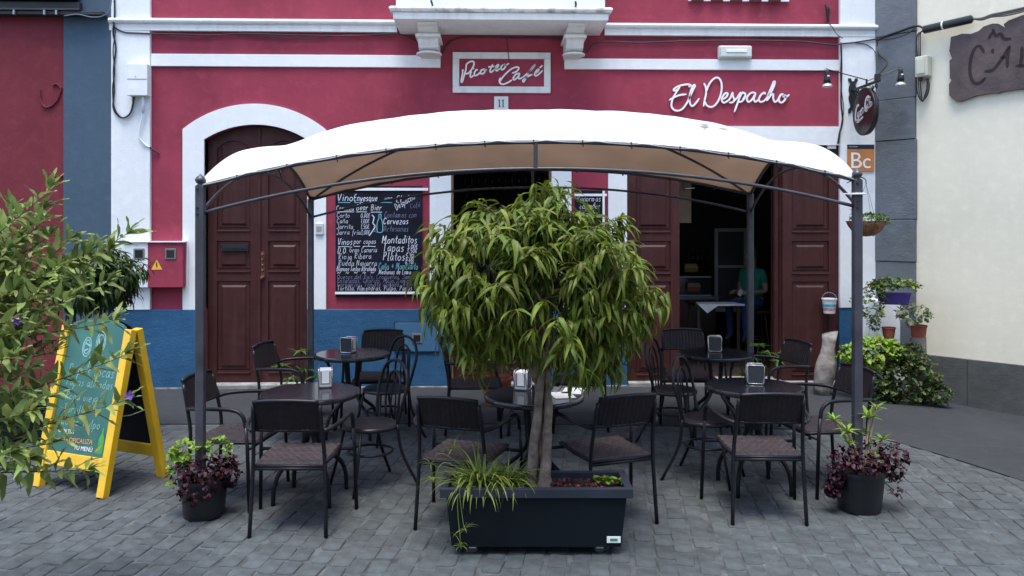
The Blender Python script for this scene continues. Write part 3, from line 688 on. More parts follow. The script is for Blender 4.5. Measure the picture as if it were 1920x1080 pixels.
for k, (a, b) in enumerate(zip(dj, dj[1:])):
    mb = MB(); mb.box(a+.002, b-.002, -.03-.003*(k % 2), -.0005, -.3, dz); mb.build('dado_slab', DADO, RB, bevel=.006)
# charred wooden board with burnt-in letters CAL...
t = thing('wooden_sign_board', 'dark brown wooden board with ragged edges and burnt letters on the cream wall', 'sign'); t.matrix_basis = RM
out = [(122,970),(118,860),(146,815),(128,800),(124,620),(150,598),(122,520),(140,380),(200,365),(250,348),(340,350),(420,320),(470,275),(560,245),(620,248),(660,270),(690,300),(672,252),(720,215),(864,160),(1100,130),(1400,120),(1420,500),(1390,800),(1100,880),(864,905),(700,925),(640,932),(610,950),(560,945),(400,970),(280,1015),(235,1030),(190,1030),(150,1000)]
def RP(a, b): px, py = 1760+a/5.4, b/5.4; return RS(px), RZ(px, py)
poly = [RP(a, b) for a, b in out]
mb = MB(); mb.prism(poly, -.045, -.004); mb.build('board', M('charred_wood', (.085, .058, .056), .6, var=.35, vscale=5, bump=.5, bscale=22), t)
mb = MB(); fnr = lambda x, z, d: (x, -.0455-d, z)
for st in ([(400,470),(360,540),(335,640),(335,760),(370,840),(430,845),(490,790)], [(400,470),(440,480),(475,540)], [(480,730),(560,715),(620,650),(680,560),(735,470)], [(735,470),(712,580),(710,690)], [(640,590),(700,585)], [(560,500),(565,545)],
           [(858,480),(855,580),(840,680)], [(790,672),(880,668),(960,640)], [(520,400),(560,340),(600,370),(640,350),(680,400),(750,395)], [(560,300),(580,340)], [(1010,430),(1000,650),(1080,660)], [(1150,640),(1190,420),(1250,640)]):
    pts = [(q.x, q.y) for q in cr([(*RP(a, b), 0) for a, b in st], 5)]
    ribbon(mb, pts, .032, fnr, .002, taper=True)
mb.build('burnt_lettering', M('burnt_groove', (.022, .012, .014), .8, var=.4), t)
# ================================================================== unseen houses added across the street, behind the viewer, to shade the scene
OB = thing('added_house_row', 'plain cream three-storey house row added unseen behind the viewer to shade the street', 'building')
mb = MB(); mb.box(-16, 18, -19, -15.2, -.2, 9.5); mb.build('wall', CREAM, OB)
for k in range(9):
    for zz in (.9, 3.9, 6.8):
        mb = MB(); x = -14.5+k*3.7; mb.box(x, x+1.1, -15.19, -15.12, zz, zz+1.7); wn = mb.build('window', WOOD, OB); mb = MB(); mb.box(x+.1, x+1.0, -15.115, -15.10, zz+.1, zz+1.6); mb.build('pane', GLASSM, wn)
# ================================================================== gazebo
Gz = thing('gazebo', 'arched metal gazebo with white fabric canopy standing over the cafe tables', 'gazebo')
cFL, cFR, cBL, cBR = W(-2.005, 5.15, 2.12), W(2.269, 5.26, 2.165), W(-1.975, 7.85, 2.125), W(2.339, 7.85, 2.175)
def GP(u, v, dz=0, out=0):
    p = cFL*(1-u)*(1-v)+cFR*u*(1-v)+cBL*(1-u)*v+cBR*u*v
    f = lambda s: 1-(abs(2*s-1))**2.1
    return p+Vector((0, 0, .27*f(u)+.345*f(v)+dz))
for k, c in enumerate((cFL, cFR, cBL, cBR)):
    mb = MB(); h = .0275
    mb.box(c.x-h, c.x+h, c.y-h, c.y+h, .02, c.z-.005)
    p = mb.build('post', GREYM, Gz, bevel=.006)
    mb = MB(); mb.lathe([(.03, -.005), (.022, .000), (.016, .004), (.026, .012), (.034, .025), (.034, .036), (.024, .050), (.010, .060), (.005, .068), (0, .070)], (c.x, c.y, c.z), 16); mb.build('finial', GREYM, p, smooth=True)
    mb = MB(); mb.box(c.x-.07, c.x+.07, c.y-.07, c.y+.07, .004, .02); mb.build('base_plate', GREYM, p)
    mb = MB()
    for zz in (-.03, -.15, -.19): mb.lathe([(.007, 0), (.007, -.008), (0, -.009)], (c.x-.01, c.y-h, c.z+zz), 8, 'Y')
    mb.build('bolt', BLACKM, p)
def arc(e, dz, n=40, a=0, b=1):
    f = {'f': lambda s: GP(s, 0, dz), 'b': lambda s: GP(s, 1, dz), 'l': lambda s: GP(0, s, dz), 'r': lambda s: GP(1, s, dz)}[e]
    return [f(a+(b-a)*k/n) for k in range(n+1)]
for e in 'fblr':
    r1, r2 = (.0135, .0115)
    mb = MB(); mb.tube(arc(e, -.012), r1, 10); up = mb.build('upper_beam', GREYM, Gz, smooth=True)
    mb = MB(); mb.tube(arc(e, -.185), r2, 10); mb.build('lower_beam', GREYM, Gz, smooth=True)
for e in 'fb':
    q = GP(.505, 0 if e == 'f' else 1); mb = MB(); mb.cbox((q.x, q.y, q.z-.1), (.028, .022, .16)); mb.build('strut', GREYM, Gz, bevel=.003)
for e, uu in (('l', 0), ('r', 1)):
    for vv in (.62,):
        q = GP(uu, vv); mb = MB(); q2 = GP(uu, vv+.06)
        mb.tube([GP(uu, vv-.05, -.02), GP(uu, vv-.02, -.09), GP(uu, vv+.03, -.18)], .007, 6); mb.build('strut', GREYM, Gz, smooth=True)
        mb = MB(); c0 = GP(uu, vv+.03, -.10)
        for sgn in (1, -1):
            pts = []
            for k in range(16): a = k*.42; r = .045-.0024*k; pts.append(c0+Vector((0, sgn*(.045+r*math.cos(a)), r*math.sin(a)*sgn)))
            mb.tube(pts, .0055, 6)
        mb.build('scroll', GREYM, Gz, smooth=True)
cen = GP(.5, .5, -.02)
for (u, v) in ((0, 0), (1, 0), (0, 1), (1, 1)):
    pts = [GP(u+(.5-u)*k/20, v+(.5-v)*k/20, -.022) for k in range(21)]
    mb = MB(); mb.tube(pts, .012, 8); mb.build('rib', GREYM, Gz, smooth=True)
mb = MB(); mb.lathe([(.06, -.03), (.06, -.012), (.0, -.008)], GP(.5, .5, -.02), 12); mb.build('hub', GREYM, Gz)
for k in range(13):
    q = GP(.055+k*.0745, 0, -.012); mb = MB(); mb.cbox((q.x, q.y, q.z), (.011, .031, .031)); mb.cbox((q.x+.004, q.y-.005, q.z-.022), (.007, .007, .016))
    mb.build('tie', BLACKM, Gz, bevel=.003)
for k in range(9):
    q = GP(.08+k*.105, 1, -.012); mb = MB(); mb.cbox((q.x, q.y, q.z-.008), (.010, .030, .036)); mb.build('tie', BLACKM, Gz)
q = cFR; mb = MB(); mb.lathe([(.05, -.006), (.052, 0), (.05, .006)], (q.x, q.y, q.z-.10), 12); mb.cbox((q.x-.07, q.y-.03, q.z-.10), (.07, .006, .008)); mb.build('zip_tie', SIGNW, Gz)
# canopy
CANT = plaster('canopy_white_cloth', (.86, .855, .85), .04, .9, .05, streak=(.6, .6, .58))
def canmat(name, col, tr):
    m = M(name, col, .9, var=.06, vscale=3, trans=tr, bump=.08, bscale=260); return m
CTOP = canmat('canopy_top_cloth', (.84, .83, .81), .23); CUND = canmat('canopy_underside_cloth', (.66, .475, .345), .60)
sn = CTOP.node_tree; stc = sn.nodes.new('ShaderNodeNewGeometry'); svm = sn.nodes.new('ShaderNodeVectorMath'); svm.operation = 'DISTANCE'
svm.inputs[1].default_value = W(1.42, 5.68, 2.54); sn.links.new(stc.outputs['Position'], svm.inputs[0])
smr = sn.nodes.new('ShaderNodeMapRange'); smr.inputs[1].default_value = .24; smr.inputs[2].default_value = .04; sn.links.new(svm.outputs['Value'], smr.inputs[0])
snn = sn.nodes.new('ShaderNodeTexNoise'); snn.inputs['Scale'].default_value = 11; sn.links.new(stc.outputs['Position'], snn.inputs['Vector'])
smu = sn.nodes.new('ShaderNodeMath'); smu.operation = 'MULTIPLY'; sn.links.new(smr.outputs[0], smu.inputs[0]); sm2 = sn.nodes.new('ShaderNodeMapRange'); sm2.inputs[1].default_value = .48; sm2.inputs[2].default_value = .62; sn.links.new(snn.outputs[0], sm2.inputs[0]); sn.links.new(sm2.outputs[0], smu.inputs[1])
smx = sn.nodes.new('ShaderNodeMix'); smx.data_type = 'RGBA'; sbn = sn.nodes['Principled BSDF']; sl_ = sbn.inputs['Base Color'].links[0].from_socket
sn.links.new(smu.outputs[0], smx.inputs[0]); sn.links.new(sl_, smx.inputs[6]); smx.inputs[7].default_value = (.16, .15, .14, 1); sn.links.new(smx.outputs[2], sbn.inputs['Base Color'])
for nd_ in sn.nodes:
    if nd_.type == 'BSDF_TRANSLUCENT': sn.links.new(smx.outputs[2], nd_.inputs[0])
mb = MB()
def canfn(u, v):
    p = GP(-.004+1.008*u, -.006+1.012*v, .008)
    e = min(u, 1-u, v, 1-v)
    sag = -.012*abs(math.sin(PI*13.4*u))*max(0, 1-min(v, 1-v)/.08) if e < .2 else 0
    wr = .012*noise.noise(Vector((u*9, v*5, 1)))+.006*noise.noise(Vector((u*30, v*12, 4)))
    d = min(abs(u-v), abs(1-u-v)); tent = .022*max(0, 1-d/.3)-.008
    dip = -.055*4*v*(1-v)*(math.exp(-((u-.085)/.05)**2)+math.exp(-((u-.915)/.05)**2))
    return p+Vector((0, 0, (wr+tent)*min(1, e*9)+sag+dip))
mb.grid(canfn, 97, 61)
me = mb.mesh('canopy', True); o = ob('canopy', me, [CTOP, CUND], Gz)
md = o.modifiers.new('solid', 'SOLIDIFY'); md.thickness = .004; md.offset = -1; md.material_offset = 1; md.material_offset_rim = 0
mb = MB()
for k, (px, py, w_) in enumerate(((1312, 236, .10), (1338, 247, .13), (1354, 266, .06), (1330, 239, .05))):
    pass
# ================================================================== furniture prototypes
WEAV = M('brown_wicker', (.046, .036, .040), .6, spec=.3, var=.3, vscale=25, bump=.3, bscale=140)
WEAVD = M('dark_wicker', (.015, .011, .014), .55, spec=.3, var=.35, vscale=25, bump=.3, bscale=140)
BKM = M('dark_chair_tube', (.009, .009, .013), .42, spec=.35, var=.3, vscale=12)
def armchair(name, label, group, seatm=WEAV, backm=WEAVD):
    t = thing(name, label, 'chair', group=group)
    for s in (-1, 1):
        mb = MB(); mb.tube(cr([(s*.228, -.27, 0), (s*.215, -.24, .42), (s*.205, -.265, .62), (s*.198, -.30, .79)], 4), .0125, 8); mb.build('leg', BKM, t, smooth=True)
        mb = MB(); mb.tube([(s*.315, .22, 0), (s*.305, .20, .42), (s*.300, .185, .55)], .0125, 8); mb.build('leg', BKM, t, smooth=True)
        mb = MB(); mb.tube(cr([(s*.300, .185, .545), (s*.298, .165, .615), (s*.297, .10, .652), (s*.292, -.05, .655), (s*.262, -.20, .645), (s*.212, -.262, .632)], 5), .0135, 8); mb.build('arm', BKM, t, smooth=True)
    mb = MB(); fr = [(-.20, -.235, .415), (.20, -.235, .415), (.215, .0, .415), (.21, .225, .42), (-.21, .225, .42), (-.215, .0, .415)]
    mb.tube(fr, .011, 8, closed=True); mb.tube([(-.30, .20, .40), (.30, .20, .40)], .011, 8); mb.tube([(-.212, -.24, .40), (.212, -.24, .40)], .010, 8)
    mb.build('seat_frame', BKM, t, smooth=True)
    def sf(u, v):
        x = (-.205+.41*u)*(1+.05*v); y = -.228+.445*v
        e = min(u, 1-u, v, 1-v); z = .432+.0022*math.sin(u*34*PI*.5+(math.sin(v*11*PI)>0)*PI)*math.copysign(1, math.sin(v*22*PI))-.010*(1-((2*u-1)**2))*(1-((2*v-1)**2))-(.014 if e < .01 else 0)
        return (x, y, z)
    mb = MB(); mb.grid(sf, 61, 45); mb.build('seat', seatm, t, fix=False, solid=.006)
    def bf(u, v):
        a = (u-.5)*1.0; x = .2*math.sin(a)/math.sin(.5)*(1-.03*v); yb = -.245-.30*.0-.16*(math.cos(a)-math.cos(.5))*1.0-.065*v; zc = .635+.175*v+.012*(1-(2*u-1)**2)*v
        return (x, yb+.0013*math.sin(u*26*PI), zc)
    mb = MB(); mb.grid(bf, 79, 8); bk = mb.build('backrest', backm, t, fix=False, smooth=False, solid=.012)
    mb = MB(); mb.tube([Vector(bf(k/16, 1))+Vector((0, 0, .004)) for k in range(17)], .0125, 8); mb.tube([Vector(bf(k/16, 0)) for k in range(17)], .010, 8); mb.build('backrest_rim', BKM, bk, smooth=True)
    return t
def bistro(name, label, group):
    t = thing(name, label, 'chair', group=group); zs_ = .45
    mb = MB(); mb.lathe([(0, zs_), (.15, zs_+.003), (.185, zs_), (.198, zs_-.010), (.198, zs_-.03), (.18, zs_-.035), (0, zs_-.035)], seg=32); mb.build('seat', M('black_seat_board', (.018, .017, .020), .35, var=.3), t, smooth=True)
    mb = MB(); ring = [(.155*math.cos(a), .155*math.sin(a), .25) for a in [2*PI*k/28 for k in range(28)]]; mb.tube(ring, .009, 7, closed=True); mb.build('stretcher', BKM, t, smooth=True)
    for s in (-1, 1):
        mb = MB(); mb.tube([(s*.125, .14, .42), (s*.155, .175, .22), (s*.19, .225, 0)], .011, 8); mb.build('leg', BKM, t, smooth=True)
        mb = MB(); mb.tube(cr([(s*.155, -.13, .45), (s*.165, -.16, .25), (s*.215, -.27, 0)], 4), .0115, 8); mb.build('leg', BKM, t, smooth=True)
    hp = [(-.155, -.13, .45), (-.19, -.155, .60), (-.195, -.185, .72), (-.14, -.205, .83), (0, -.215, .875), (.14, -.205, .83), (.195, -.185, .72), (.19, -.155, .60), (.155, -.13, .45)]
    mb = MB(); mb.tube(cr(hp, 5), .012, 8); mb.build('back_hoop', BKM, t, smooth=True)
    hp = [(-.085, -.165, .45), (-.10, -.175, .62), (-.075, -.195, .75), (0, -.20, .80), (.075, -.195, .75), (.10, -.175, .62), (.085, -.165, .45)]
    mb = MB(); mb.tube(cr(hp, 5), .009, 8); mb.tube(cr([(-.035, -.17, .45), (-.03, -.185, .62), (0, -.196, .74), (.03, -.185, .62), (.035, -.17, .45)], 4), .006, 6)
    mb.build('inner_hoop', BKM, t, smooth=True)
    return t
TOPM = M('dark_table_top', (.018, .019, .025), .16, var=.3, vscale=14, spec=.6, bump=.03, bscale=40)
def table(name, label, group):
    t = thing(name, label, 'table', group=group); r = .335
    mb = MB(); mb.lathe([(0, .725), (r-.02, .725), (r-.004, .722), (r, .714), (r, .700), (r-.008, .692), (0, .692)], seg=48); mb.build('table_top', TOPM, t, smooth=False, bevel=0)
    for k in range(4):
        a = PI/4+k*PI/2+.2; c_, s_ = math.cos(a), math.sin(a)
        pts = cr([(c_*.075, s_*.075, .69), (c_*.06, s_*.06, .52), (c_*.05, s_*.05, .40), (c_*.12, s_*.12, .30), (c_*.22, s_*.22, .215), (c_*.262, s_*.262, .12), (c_*.27, s_*.27, 0)], 5)
        mb = MB(); mb.tube(pts, .0155, 8); mb.build('leg', BKM, t, smooth=True)
    mb = MB(); mb.cbox((0, 0, .684), (.26, .05, .012)); mb.cbox((0, 0, .6775), (.05, .26, .001)); mb.lathe([(.052, .43), (.062, .43), (.062, .46), (.052, .46)], seg=16); mb.build('bracket', BKM, t)
    return t
CHROME = M('brushed_chrome', (.62, .63, .65), .25, .9, var=.08)
def dispenser(name, label, group):
    t = thing(name, label, 'napkin dispenser', group=group)
    mb = MB(); mb.box(-.040, .040, -.055, .055, .012, .128); mb.build('napkins', M('white_paper', (.82, .83, .84), .9, var=.04), t, bevel=.004)
    for s in (-1, 1):
        mb = MB(); x = s*.046; mb.box(min(x, x-s*.004), max(x, x-s*.004), -.053, .053, .010, .132); pn = mb.build('side_panel', M('smoked_panel', (.06, .065, .075), .25, var=.1, spec=.7), t)
        mb = MB(); y0, z0, z1 = .057, .006, .136
        mb.tube([(x, -y0, z0+.01), (x, -y0, z1-.01), (x, -y0+.01, z1), (x, y0-.01, z1), (x, y0, z1-.01), (x, y0, z0+.01), (x, y0-.01, z0), (x, -y0+.01, z0)], .0045, 6, closed=True); mb.build('panel_frame', CHROME, pn, smooth=True)
    mb = MB()
    for s in (-1, 1):
        mb.box(-.034, .034, s*.058-.0015, s*.058+.0015, .03, .036); mb.box(-.034, -.026, s*.058-.0015, s*.058+.0015, .0365, .118); mb.box(.026, .034, s*.058-.0015, s*.058+.0015, .0365, .118)
    mb.build('face_bar', CHROME, t)
    mb = MB()
    for sx in (-1, 1):
        for sy_ in (-1, 1): mb.lathe([(.009, 0), (.008, .006)], (sx*.040, sy_*.048, 0), 8)
    o = mb.build('rubber_foot', BLACKPL, t); o['kind'] = 'stuff'
    mb = MB(); mb.box(-.045, .045, -.056, .056, .0062, .0115); mb.build('base', CHROME, t)
    return t
def place(proto, used, lat, D, f, label, group, z=0):
    loc = W(lat, D, z); rz = heading(*f)
    if not used: used.append(1); proto.location = loc; proto.rotation_euler = (0, 0, rz); proto['label'] = label; proto['group'] = group; return proto
    return dup(proto, loc, rz, label, group)
ac = armchair('armchair', 'x', 'x'); bc_ = bistro('bistro_chair', 'x', 'x'); tb = table('cafe_table', 'x', 'x'); nd = dispenser('napkin_dispenser', 'x', 'x')
ua, ub, ut, un = [], [], [], []
AG = 'wicker armchairs round the cafe tables'
for lat, D, f, lab in (
    (-1.335, 5.03, (0, 1), 'wicker armchair seen from behind at the front left table, beside the left flower pot'),
    (-.293, 5.08, (.30, .954), 'wicker armchair with empty seat turned to the middle table, left behind the planter'),
    (.595, 5.155, (-.35, .937), 'wicker armchair with reddish seat at the middle table, right of the tree trunk'),
    (1.60, 5.22, (.02, 1), 'wicker armchair seen from behind at the front right table, beside the right flower pot'),
    (-1.88, 5.52, (.98, -.12), 'wicker armchair facing right behind the front left gazebo post'),
    (-1.88, 6.98, (.95, -.15), 'wicker armchair facing right in front of the closed brown door'),
    (-1.27, 7.62, (.02, -1), 'wicker armchair with its back to the blue plinth behind the rear left table'),
    (-.33, 7.3, (.98, .05), 'wicker armchair seen sideways at the left of the table behind the tree'),
    (.62, 7.45, (-.98, .1), 'wicker armchair at the right of the table behind the tree, half hidden by leaves'),
    (1.70, 7.68, (0, -1), 'wicker armchair with its back to the open bar entrance'),
    (2.27, 7.1, (-.95, -.25), 'wicker armchair facing left near the open bar entrance, by the potted fern'),
    (2.22, 5.78, (-.96, -.2), 'wicker armchair facing left behind the front right gazebo post')):
    place(ac, ua, lat, D, f, lab, AG)
for lat, D, f, lab in (
    (-1.01, 5.72, (-.8, -.6), 'black hoop-back bistro chair at the front left table'),
    (-1.10, 6.98, (-.72, -.69), 'black hoop-back bistro chair at the rear left table, by the blue plinth'),
    (1.43, 5.88, (.85, -.5), 'black hoop-back bistro chair at the front right table'),
    (1.40, 6.92, (.85, -.45), 'black hoop-back bistro chair at the rear right table, before the brown door leaf')):
    place(bc_, ub, lat, D, f, lab, 'black bistro chairs')
for lat, D, f, lab in (
    (-1.375, 5.47, (.3, 1), 'round dark cafe table at the front left under the gazebo'),
    (.147, 5.36, (0, 1), 'round dark cafe table directly behind the tree trunk, with white menu cards'),
    (1.71, 5.66, (.1, 1), 'round dark cafe table at the front right under the gazebo'),
    (-1.42, 7.12, (.2, 1), 'round dark cafe table at the rear left, before the blue plinth'),
    (.12, 7.3, (0, 1), 'round dark cafe table at the rear middle, mostly hidden by the tree'),
    (1.82, 7.15, (.4, 1), 'round dark cafe table at the rear right, before the bar entrance')):
    place(tb, ut, lat, D, f, lab, 'round cafe tables')
for lat, D, f, lab in (
    (-1.31, 5.62, (-.22, 1), 'napkin dispenser on the front left table, white napkins facing the street'),
    (.075, 5.53, (.30, 1), 'napkin dispenser on the middle table, just left of the tree trunk'),
    (1.745, 5.74, (-.98, .2), 'napkin dispenser on the front right table, grey panel facing the street'),
    (-1.46, 7.15, (.93, -.3), 'napkin dispenser on the rear left table'),
    (1.83, 7.22, (-.97, .2), 'napkin dispenser on the rear right table, before the dark entrance')):
    place(nd, un, lat, D, f, lab, 'napkin dispensers on the tables', .7255)
PAPER = M('menu_paper', (.75, .76, .76), .7, var=.05)
for (lat, D, r, lab) in ((.335, 5.33, .15, 'white menu card lying on the middle table right of the trunk'), (.42, 5.47, -.25, 'second white menu card near the rim of the middle table')):
    mb = MB(); mb.box(-.07, .07, -.10, .10, 0, .003); p = W(lat, D, .7262); o = mb.build('menu_card', PAPER, None); o.location = p; o.rotation_euler = (0, 0, r); tag(o, lab, 'menu', 'menu cards on the middle table')
# ================================================================== A-frame menu board
YEL = M('yellow_paint', (.78, .47, .022), .42, var=.12, vscale=7, bump=.08)
GRN = M('green_chalkboard', (.028, .125, .105), .5, var=.35, vscale=4)
BOARD = M('navy_and_shaded_board', (.006, .007, .017), .7, spec=.2, var=.6, vscale=5)  # navy wall boards; also the painted shade on the A-frame's green back panel
A_ = thing('menu_board', 'yellow wooden A-frame menu board with arched green chalk panel on the pavement', 'sign', W(-3.085, 5.58, 0), heading(.39, .92))
hw, H = .315, 1.12
def slope(s, y0=-.005):                                # local frame of one leaning face; s=+1 back, -1 front
    a = math.atan2(.235, H); return Matrix.Translation((0, s*.005+.235, 0)) @ Matrix.Rotation(-s*-a if s < 0 else a*1, 4, 'X')
ang = math.atan2(.235, H)
MF = Matrix.Rotation(-ang, 4, 'X')                       # front: foot at y=0, top leans to +y
MBk = Matrix.Translation((0, .52, 0)) @ Matrix.Rotation(ang, 4, 'X')
Ls = H/math.cos(ang)
for tag_, mm, sgn in (('front', MF, -1), ('back', MBk, 1)):
    for s in (-1, 1):
        mb = MB(); mb.box(s*hw-.034, s*hw+.034, -.026, .026, 0, Ls, mm); mb.build('frame_leg', YEL, A_, bevel=.004)
    mb = MB(); mb.box(-hw+.035, hw-.035, -.018, .018, .16, .255, mm); mb.build('cross_rail', YEL, A_, bevel=.004)
    pts = [(-hw+.0345, .256), (hw-.0345, .256), (hw-.0345, Ls-.01)]+[((hw-.0345)*math.cos(PI*k/16), Ls-.01+.075*math.sin(PI*k/16)) for k in range(1, 16)]+[(-hw+.0345, Ls-.01)]
    mb = MB(); mb.prism(pts, -.006, .006, mm); mb.build('chalk_panel', GRN if sgn < 0 else BOARD, A_)  # back panel is green too, its shade painted in with near-black
mb = MB()
for s in (-1, 1): mb.box(s*hw-.004, s*hw+.004, .06, .46, .33, .35)
for s in (-1, 1):
    mb = MB(); mb.tube([(s*(hw-.03), .12, .52), (s*(hw-.03), .26, .505), (s*(hw-.03), .41, .52)], .004, 6); mb.build('stay', M('pale_cord', (.3, .3, .27), .8), A_)
ff = lambda x, z, d: MF @ Vector((x, -.0072-d, z))
mb = MB()
hand(mb, 'Papas locas', -.22, .80, .040, ff, .0045); hand(mb, 'Papas aliñadas', -.22, .72, .032, ff, .0038); hand(mb, 'Ropa vieja', -.20, .62, .032, ff, .0038); hand(mb, 'Tortilla', -.2, .53, .032, ff, .0038); hand(mb, 'Queso', -.2, .445, .032, ff, .0038); hand(mb, 'Pulpo', .02, .445, .032, ff, .0038)
for cx, cz, r in ((-.075, 1.0, .055), (.055, 1.04, .06)):
    for k, q in enumerate((1, .72)):
        ribbon(mb, [(cx+r*q*.75*math.cos(a), cz+r*q*1.25*math.sin(a)) for a in [2*PI*i/20 for i in range(21)]], .007, ff)
for a_, b_ in (((-.10, .97), (-.06, .985)), ((-.1, 1.03), (-.05, 1.01)), ((.03, 1.07), (.055, .99))): ribbon(mb, [a_, b_], .012, ff)
ribbon(mb, [(-.03, .93), (-.02, .89), (-.03, .855)], .006, ff); ribbon(mb, [(.02, .93), (.07, .90), (.10, .95)], .005, ff)
o = mb.build('chalk_drawing', M('board_chalk', (.27, .48, .46), .9, var=.3, vscale=50), A_, fix=False); o['kind'] = 'stuff'
o = ob('printed_slogan', text_mesh('TROPICALIZA', .046, .0004), M('orange_lettering', (.66, .34, .09), .6), A_); o.matrix_basis = MF @ Matrix.Translation((.0, -.0078, .345)) @ Matrix.Rotation(PI/2, 4, 'X') @ Matrix.Rotation(.03, 4, 'Z')
o = ob('printed_slogan', text_mesh('TU MENÚ', .042, .0004), SIGNW, A_); o.matrix_basis = MF @ Matrix.Translation((.065, -.0078, .298)) @ Matrix.Rotation(PI/2, 4, 'X')
o = ob('printed_slogan', text_mesh('CON TUS', .036, .0004), SIGNW, A_); o.matrix_basis = MF @ Matrix.Translation((-.13, -.0078, .40)) @ Matrix.Rotation(PI/2, 4, 'X')
mb = MB(); mb.prism([(.20, .28), (.25, .28), (.25, .38), (.232, .42), (.232, .455), (.218, .455), (.218, .42), (.20, .38)], -.0075, -.0068, MF); mb.build('printed_bottle', M('bottle_green_print', (.06, .33, .05), .5, var=.3), A_)
# ================================================================== chalkboards on the wall
BOARD = M('navy_and_shaded_board', (.006, .007, .017), .7, spec=.2, var=.6, vscale=5)
Cb = thing('wall_chalkboard', 'large dark wall chalkboard with handwritten drinks menu left of the middle doorway', 'sign')
c0, c1, cz0, cz1 = X(630), X(792), Z(711, 556), Z(711, 349)
mb = MB(); mb.box(c0, c1, -.030, -.001, cz0, cz1); mb.build('board', BOARD, Cb, bevel=.003)
for za, zb, xb in ((Z(711, 357.5), Z(711, 352.5), X(803)), (Z(711, 551), Z(711, 546.5), X(792)+.01)):
    mb = MB(); mb.box(c0-.004, xb, -.040, -.0305, za, zb); mb.build('batten', SIGNW, Cb)
fb = lambda x, z, d: (x, -.0312-d, z)
def L1(mb, txt, px, py, size, w=.0045, **k):
    a, b = P(px, py); hand(mb, txt, a, b, size/1000, fb, w*.82, **k)
def UL(mb, x0, x1, y, w=.007):
    ribbon(mb, [P(x0, y), P((x0+x1)/2, y-.4), P(x1, y)], w, fb)
mw, mc, mf_ = MB(), MB(), MB()
L1(mw, 'Vino', 633, 377, 46, .009); L1(mw, 'Enyesque', 664, 377, 42, .0085, squeeze=.74); L1(mw, 'una', 722, 376, 32, .006, squeeze=.8)
UL(mc, 635, 658, 380); UL(mc, 665, 682, 380); UL(mc, 708, 736, 380)
L1(mw, 'El', 743, 379, 40, .008); L1(mw, 'Despacho', 744, 394, 40, .007, rot=.55, squeeze=.72); L1(mf_, 'Café', 770, 391, 28, .004, rot=.2)
L1(mw, 'Cerveza', 631, 395, 34, .006, squeeze=.8); L1(mw, 'Beer', 669, 394, 37, .0065, squeeze=.85); L1(mw, 'Bier', 696, 394, 37, .0065, squeeze=.9)
UL(mw, 632, 665, 397.5); UL(mw, 669, 689, 397.5); UL(mw, 696, 717, 398)
for i, (a_, b_) in enumerate((('Corto', '0,80€'), ('Caña', '1,00€'), ('Jarrita', '1,50€'), ('Jarra fría', '3,00€'))):
    L1(mw, a_, 632, 408+i*10.6, 31, .0048, squeeze=.92); L1(mw, b_, 677, 408+i*10.6, 31, .0048, squeeze=.72)
ribbon(mw, [(q.x, q.y) for q in cr([(*P(a, b), 0) for a, b in ((698,403),(702,408),(700,418),(704,424),(700,432),(693,442))], 4)], .011, fb)
L1(mc, 'frío', 706, 436, 26, .004, rot=1.4)
ribbon(mc, [(q.x, q.y) for q in cr([(*P(a, b), 0) for a, b in ((711,402),(711,409),(708,418),(708,433),(713,436),(718,433),(718,418),(715,409),(715,402),(711,402))], 4)], .009, fb)
L1(mf_, 'Contamos con', 721, 408, 38, .005, squeeze=.72); L1(mw, 'Cervezas', 719, 420, 40, .0085, squeeze=.85); L1(mf_, 'Artesanas', 720, 434, 38, .005, squeeze=.78)
L1(mw, 'Vinos', 634, 459, 42, .0075, squeeze=.8); L1(mw, 'por copas', 664, 457, 34, .006, squeeze=.78); UL(mw, 635, 658, 462.5); UL(mw, 665, 676, 462); UL(mw, 681, 705, 462)
L1(mw, 'D.O.', 634, 475, 38, .0075, squeeze=.8); L1(mw, 'Gran Canaria', 656, 473, 34, .005, squeeze=.72)
L1(mw, 'Rioja', 635, 486, 35, .0055, squeeze=.95); L1(mw, 'Ribera', 665, 485, 36, .0055, squeeze=.9)
L1(mw, 'Rueda', 635, 498, 36, .0055, squeeze=.9); L1(mw, 'Navarra', 669, 498, 36, .0055, squeeze=.85)
L1(mw, 'Blancos·Tintos·Afrutado', 632, 508, 32, .0065, squeeze=.60); L1(mw, '~ ~ ~ ~ ~ ~', 633, 515, 44, .007, squeeze=.98)
L1(mw, 'Montaditos', 717, 456, 50, .0095, squeeze=.76); L1(mw, 'Tapas', 718, 471, 52, .0095, squeeze=.84); L1(mw, 'Platos', 718, 488, 52, .009, squeeze=.82)
L1(mw, '3,00€', 764, 466, 28, .006, squeeze=.9); L1(mw, '3,50€', 763, 474, 28, .006, squeeze=.9); L1(mw, '5,90', 761, 483, 28, .006, squeeze=.9); L1(mw, '6,00', 761, 489, 28, .006, squeeze=.9); L1(mw, '6,90', 760, 495, 28, .006, squeeze=.9)
L1(mc, 'Caña + Montadito', 710, 505, 44, .0065, squeeze=.60); L1(mw, 'Medianas de Lomo', 711, 514, 32, .006, squeeze=.65)
for i, s in enumerate(('Quesos del País, Croquetas, Jamón', 'Ensaladas, Chorizo, Mojo, Lomo', 'Garbanzos, Tomate aliñado, Atún', 'Tortilla, Almendras, Pulpo, Papas')):
    L1(mf_ if i < 3 else mw, s, 633, 523+i*7.1, 31, .0045, squeeze=.86 if i != 3 else .84)
for m_, mt in ((mw, CHALK), (mc, CHALKB), (mf_, CHALKG)):
    o = m_.build('handwriting', mt, Cb, fix=False); o['kind'] = 'stuff'
Cc = thing('wall_chalkboard', 'smaller framed wall chalkboard right of the middle doorway, mostly behind the tree', 'sign')
d0, d1, dz0, dz1 = X(1078), X(1133), Z(1105, 556), Z(1105, 357)
